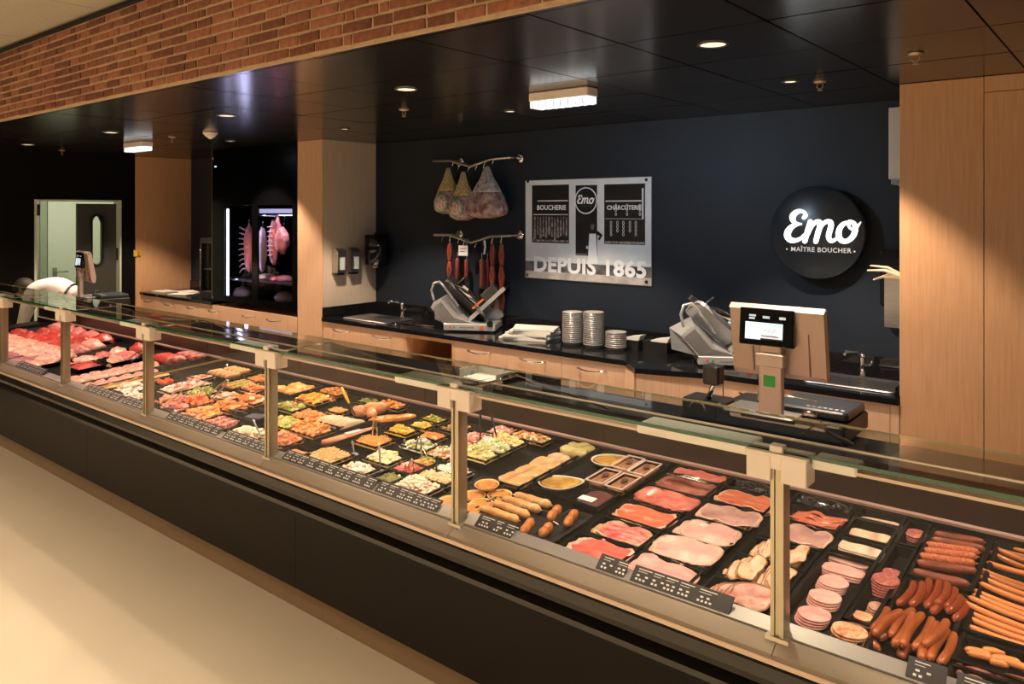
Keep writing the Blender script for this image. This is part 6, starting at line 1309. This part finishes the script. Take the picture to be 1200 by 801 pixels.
# ---- framed print
PY = YW - 0.012
po = thing('framed_print', 'large black and white shopfront print on the navy wall', 'picture', (-3.5, YW, 1.80))
def C2(x, y): p = atY(*cpx('P', x, y), PY); return p.x + 3.5, p.z - 1.80
x0, x1, z0, z1 = -0.604, 0.604, -0.412, 0.409
obj('backing', MB().box(x0 - .006, x1 + .006, -0.010, 0, z0 - .006, z1 + .006), mat('print_edge', (0.10, 0.10, 0.11), rough=0.3), po)
obj('print_ground', MB().box(x0, x1, -0.012, -0.010, z0, z1), mat('print_grey_wall', (0.66, 0.70, 0.74), (0.78, 0.82, 0.85), scale=4, rough=0.35), po)
pb = mat('print_black', (0.012, 0.012, 0.014), rough=0.3); pg_ = mat('print_mid_grey', (0.02, 0.02, 0.022), (0.20, 0.205, 0.21), scale=9, rough=0.35); pw = mat('print_white', (0.95, 0.97, 1.0), rough=0.35); pn = mat('print_pavement', (0.62, 0.58, 0.54), (0.36, 0.33, 0.31), scale=9, rough=0.35); pw2 = mat('print_light_grey', (0.80, 0.82, 0.84), rough=0.35); goods = mat('print_goods', (0.06, 0.055, 0.055), (0.45, 0.40, 0.38), scale=50, rough=0.4)
def flat(m_, rects, name, lay):
    b = MB()
    for (xa, ya, xb, yb) in rects:
        A, Z = C2(xa, ya); B, Y_ = C2(xb, yb); b.box(A, B, -0.0120 - 0.0003 * lay, -0.0120, Y_, Z)
    return obj(name, b, m_, po)
flat(pb, [(125, 118, 357, 482), (398, 118, 533, 560), (577, 112, 833, 492)], 'print_window', 1)
flat(pw2, [(125, 482, 357, 488), (577, 494, 835, 500)], 'print_sill', 1)
for nm_, mm_, za, zb, ly in (('print_sill', pw2, -0.258, -0.244, 1), ('print_shade', pg_, -0.352, -0.272, 1), ('print_pavement', pn, z0, -0.352, 1)): obj(nm_, MB().box(x0, x1, -0.0120 - 0.0003 * ly, -0.0120, za, zb), mm_, po)
flat(pw2, [(160, 212, 350, 217), (135, 298, 352, 303), (585, 213, 810, 218), (582, 325, 820, 330), (813, 135, 823, 330), (400, 545, 480, 550), (398, 565, 480, 569)], 'print_rail', 2)
# hanging goods in the printed windows
b = MB(); R = random.Random(2)
for q in range(12):
    A, Z = C2(143 + q * 18, 312); b.loft([[(A + .010 * math.cos(t_) * k_, -0.0127, Z - hz_ + 0.012 * math.sin(t_)) for t_ in [2 * PI * i / 8 for i in range(8)]] for k_, hz_ in ((1, 0.03),)], 0, False, True, False) if False else None
    w_ = R.uniform(.008, .013); hh = R.uniform(.12, .17)
    b.box(A - w_ / 2, A + w_ / 2, -0.0128, -0.0120, Z - 0.03, Z - 0.002); b.prismY([(A - w_, Z - 0.03 - hh), (A + w_, Z - 0.03 - hh), (A + w_ * .5, Z - 0.03), (A - w_ * .5, Z - 0.03)], -0.0128, -0.0120)
obj('print_hams', b, goods, po, kind='stuff')
b = MB()
for q, xx in enumerate((620, 660, 697, 738, 775)):
    for k in range(4 if q % 2 == 0 else 3):
        A, Z = C2(xx, 352 + k * 24); b.tube([(A + 0.008 * math.cos(t_), -0.0126, Z + 0.013 * math.sin(t_)) for t_ in [2 * PI * i / 8 for i in range(9)]], 0.0025, 4)
for xx in (650, 720, 800):
    for k in range(3):
        A, Z = C2(xx, 245 + k * 26); b.tube([(A + 0.007 * math.cos(t_), -0.0126, Z + 0.012 * math.sin(t_)) for t_ in [2 * PI * i / 8 for i in range(9)]], 0.0025, 4)
obj('print_sausages', b, pw2, po, kind='stuff')
flat(goods, [(130, 455, 352, 475), (582, 465, 828, 488)], 'print_display', 2)
for s_, xx, yy, sz in (('BOUCHERIE', 246, 258, 0.056), ('CHARCUTERIE', 700, 258, 0.047)):
    A, Z = C2(xx, yy); text(s_, sz, pw, po, (A, -0.0130, Z), bold=0.0012, ext=0.0003, spacing=1.0)
A, Z = C2(462, 213); b = MB(); ro = 0.108
b.loft([[(A + r_ * math.cos(t_), y_, Z + r_ * math.sin(t_)) for t_ in [2 * PI * i / 40 for i in range(40)]] for r_, y_ in ((ro, -0.012), (ro, -0.0132), (ro * .91, -0.0132))], 0, False, False, False); obj('print_ring', b, pw2, po)
obj('print_roundel', MB().cyl((0, 0, 0), ro * .92, 0.0010, 40).xf(Matrix.Translation((A, -0.012, Z)) @ RX), pb, po)
k_ = 0.165 / 540.0
obj('print_script', stroke_mesh(lambda x, y: ((x - 455) * k_, -(y - 345) * k_ + 0.008), 1, 0.0003), pw, po, (A, -0.0131, Z))
obj('print_underline', MB().box(A - 0.055, A + 0.055, -0.0133, -0.0130, Z - 0.047, Z - 0.043), pg_, po)
# printed figure of a man in a long white apron
b = MB()
def poly2(pts, m_, name, lay):
    P_ = [C2(x, y) for x, y in pts]; return obj(name, MB().prismY(P_, -0.0120 - 0.0003 * lay, -0.0120), m_, po)
poly2([(478, 425), (485, 405), (500, 395), (520, 398), (545, 408), (568, 430), (548, 462), (538, 455), (548, 435), (530, 425), (535, 560), (472, 560)], pb, 'print_coat', 5)
poly2([(484, 420), (526, 420), (536, 610), (474, 610)], pw, 'print_apron', 6)
poly2([(492, 362), (502, 352), (512, 356), (516, 372), (510, 392), (500, 396), (492, 384)], pg_, 'print_face', 6)
poly2([(490, 364), (500, 349), (512, 351), (516, 362), (505, 360)], pb, 'print_hair', 7); poly2([(466, 495), (478, 498), (474, 518), (464, 512)], pw2, 'print_hand', 7)
A, Z = C2(478, 632); dt = text('DEPUIS 1865', 0.185, pw, po, (A - 0.012, -0.0145, Z + 0.0), bold=0.0065, ext=0.0004, spacing=1.05); dt.scale = (1.03, 0.92, 1)
for x, y in ((102, 93), (842, 83), (98, 678), (842, 722)):
    A, Z = C2(x, y); obj('screw', MB().cyl((0, 0, 0), 0.013, 0.006, 14).xf(Matrix.Translation((A, -0.0126, Z)) @ RX), chrome if x < 800 or y < 200 else black, po)

# ------------------------------------------------------------------ right hand wall things beside the panels
t = thing('insect_lamp', 'tall narrow white wall unit with a grey base beside the oak panels', 'lamp', (-1.08, 4.84, 1.83))
t.location = (-1.045, 4.78, 2.10)
obj('housing', MB().rbox(-0.085, 0.0, -0.09, 0.09, 0.03, 0.43, 0.01), mat('off_white_housing', (0.55, 0.52, 0.52), rough=0.35), t)
obj('end_cap', MB().rbox(-0.075, -0.005, -0.08, 0.08, 0.0, 0.03, 0.01), mat('blue_grey_cap', (0.20, 0.24, 0.30), rough=0.3), t)
obj('bracket', MB().tube([(-0.05, 0.0, 0.0), (-0.03, 0.0, -0.02), (0.012, 0.0, -0.01)], 0.006, 6), alu, t)
t = thing('wall_dispenser', 'glossy black wall dispenser behind the knife holder', 'dispenser', (-1.14, 5.10, 1.38))
obj('housing', MB().rbox(-0.12, 0.09, -0.09, 0.07, 0, 0.34, 0.03), MATS['piano_black'], t)
obj('heart', MB().prismY([(0.0, -0.02), (0.02, 0.005), (0.016, 0.016), (0.008, 0.018), (0.0, 0.010), (-0.008, 0.018), (-0.016, 0.016), (-0.02, 0.005)], -0.005, 0.0), mat('grey_heart', (0.35, 0.33, 0.33), rough=0.4), t, (0.04, 0.065, 0.385))
t = thing('knife_box', 'brushed steel knife holder fixed beside the oak panels', 'knife holder', (-1.033, 4.72, 1.31))
obj('box', MB().box(-0.10, 0.0, -0.10, 0.10, 0, 0.27), steel, t); obj('rim', MB().box(-0.104, 0.0, -0.104, 0.104, 0.27, 0.285), mat('warm_steel_rim', (0.8, 0.65, 0.45), rough=0.3, metal=0.8), t)
for q, (y, dz) in enumerate(((-0.06, 0.0), (0.0, 0.012), (0.06, -0.03))):
    k = thing('knife', 'knife handle sticking out of the steel holder, %s from the front' % ORD[q], 'knife', (-1.07, 4.72 + y, 1.595), 0, 'knives in the steel holder')
    obj('handle', MB().tube([(0.0, 0, 0.0), (-0.07, 0, 0.025 + dz), (-0.16, 0, 0.02 + dz * 2)], [0.010, 0.009, 0.005], 8, round_end=True), mat('pale_wood_handle', (0.62, 0.48, 0.34), rough=0.5), k)
    obj('rivet', MB().ball((-0.05, -0.009, 0.018), 0.003, 5), chrome, k)

# ------------------------------------------------------------------ person bent over behind the far end of the counter
def skin_obj(name, verts, edges, radii, m, parent, lv=2, loc=(0, 0, 0)):
    me = bpy.data.meshes.new(name); me.from_pydata(verts, edges, []); me.materials.append(m)
    o = bpy.data.objects.new(name, me); COL.objects.link(o); o.parent = parent; o.location = loc
    s_ = o.modifiers.new('skin', 'SKIN'); s_.use_smooth_shade = True
    for v_, r_ in zip(me.skin_vertices[0].data, radii): v_.radius = (r_, r_) if not isinstance(r_, tuple) else r_
    me.skin_vertices[0].data[0].use_root = True
    u_ = o.modifiers.new('sub', 'SUBSURF'); u_.levels = lv; u_.render_levels = lv
    return o
pe = thing('person', 'person in a white coat bending forward behind the far end of the counter', 'person', (-8.84, 3.42, 0), math.radians(-145))
# local +x points where the person bends towards
skinm = mat('skin', (0.55, 0.30, 0.20), rough=0.5); coat = mat('white_coat', (0.85, 0.80, 0.76), (0.78, 0.72, 0.68), scale=8, rough=0.8)
trs = mat('dark_trousers', (0.02, 0.02, 0.022), rough=0.8); hairm = mat('dark_hair', (0.025, 0.016, 0.012), rough=0.6)
V_ = [(0, 0, 0.97), (0.10, 0, 1.06), (0.24, 0, 1.12), (0.36, 0, 1.13), (0.42, 0, 1.12), (0.46, 0, 1.11),      # pelvis..neck
      (0.36, 0.17, 1.10), (0.42, 0.20, 0.87), (0.50, 0.18, 0.66), (0.36, -0.17, 1.10), (0.42, -0.20, 0.87), (0.50, -0.18, 0.66),
      (0.0, 0.10, 0.90), (0.03, 0.11, 0.50), (-0.03, 0.12, 0.09), (0.09, 0.12, 0.05), (0.0, -0.10, 0.90), (0.03, -0.11, 0.50), (-0.03, -0.12, 0.09), (0.09, -0.12, 0.05)]
E_ = [(0, 1), (1, 2), (2, 3), (3, 4), (4, 5), (3, 6), (6, 7), (7, 8), (3, 9), (9, 10), (10, 11), (0, 12), (12, 13), (13, 14), (14, 15), (0, 16), (16, 17), (17, 18), (18, 19)]
R_ = [0.15, 0.14, 0.15, 0.14, 0.075, 0.06, 0.075, 0.05, 0.032, 0.075, 0.05, 0.032, 0.10, 0.065, 0.045, 0.04, 0.10, 0.065, 0.045, 0.04]
body = skin_obj('body', V_, E_, R_, skinm, pe)
skin_obj('coat', V_[:12], E_[:11], [0.165, 0.152, 0.162, 0.152, 0.088, 0.05, 0.092, 0.066, 0.046, 0.092, 0.066, 0.046], coat, body)
skin_obj('trousers', [V_[0], V_[12], V_[13], V_[14], V_[16], V_[17], V_[18]], [(0, 1), (1, 2), (2, 3), (0, 4), (4, 5), (5, 6)], [0.14, 0.115, 0.08, 0.07, 0.115, 0.08, 0.07], trs, body)
hd = MB(); rings = []
for i in range(1, 14):
    a = PI * i / 14; rings.append([(0.095 * math.sin(a) * math.cos(q) + (0.012 if math.cos(q) > .9 and 0.35 < i / 14 < .62 else 0), 0.075 * math.sin(a) * math.sin(q), -0.115 * math.cos(a)) for q in [2 * PI * k / 18 for k in range(18)]])
hd.loft(rings, 0, True, True, True)
hd.ball((0.0, 0.078, -0.005), 0.022, 6, 0, (.7, .4, 1.2)); hd.ball((0.0, -0.078, -0.005), 0.022, 6, 0, (.7, .4, 1.2)); hd.ball((0.103, 0, -0.015), 0.014, 6, 0, (1, .8, 1.4))
HM = Matrix.Translation((0.57, 0, 1.12)) @ Matrix.Rotation(math.radians(50), 4, 'Y')
hd.xf(HM); head = obj('head', hd, skinm, body)
hr = MB(); rings = []
for i in range(5, 14):
    a = PI * i / 14; rings.append([(0.105 * math.sin(a) * math.cos(q) - 0.008, 0.086 * math.sin(a) * math.sin(q), -0.125 * math.cos(a) + (0.06 if math.cos(q) > 0.1 and i < 9 else 0)) for q in [2 * PI * k / 18 for k in range(18)]])
hr.loft(rings, 0, True, True, True).xf(HM); obj('hair', hr, hairm, body)
fe = MB(); fe.ball((0.088, 0.03, 0.01), 0.010, 5).ball((0.088, -0.03, 0.01), 0.010, 5).xf(HM); obj('eyes', fe, white, body)
fm = MB().tube([(0.088, -0.022, -0.058), (0.094, 0, -0.060), (0.088, 0.022, -0.058)], 0.005, 6).xf(HM); obj('mouth', fm, mat('lip', (0.45, 0.16, 0.12), rough=0.5), body)
for sy in (1, -1):
    skin_obj('palm', [(0.503, sy * 0.18, 0.65), (0.52, sy * 0.18, 0.585)], [(0, 1)], [(0.016, 0.03), (0.014, 0.036)], skinm, body, 1)
    for f in range(4):
        y = sy * 0.18 + (f - 1.5) * 0.019; l = (0.066, 0.078, 0.074, 0.058)[f]
        skin_obj('finger', [(0.518, y, 0.585), (0.528, y, 0.585 - l * .6), (0.515, y, 0.585 - l)], [(0, 1), (1, 2)], [0.010, 0.009, 0.008], skinm, body, 1)
    skin_obj('thumb', [(0.505, sy * 0.15, 0.63), (0.520, sy * 0.125, 0.595), (0.525, sy * 0.122, 0.565)], [(0, 1), (1, 2)], [0.012, 0.010, 0.009], skinm, body, 1)
obj('apron_strap', MB().tube([(0.02, 0.175 * math.cos(a), 1.0 + 0.17 * math.sin(a)) for a in [2 * PI * q / 20 for q in range(21)]], 0.012, 6), black, body)
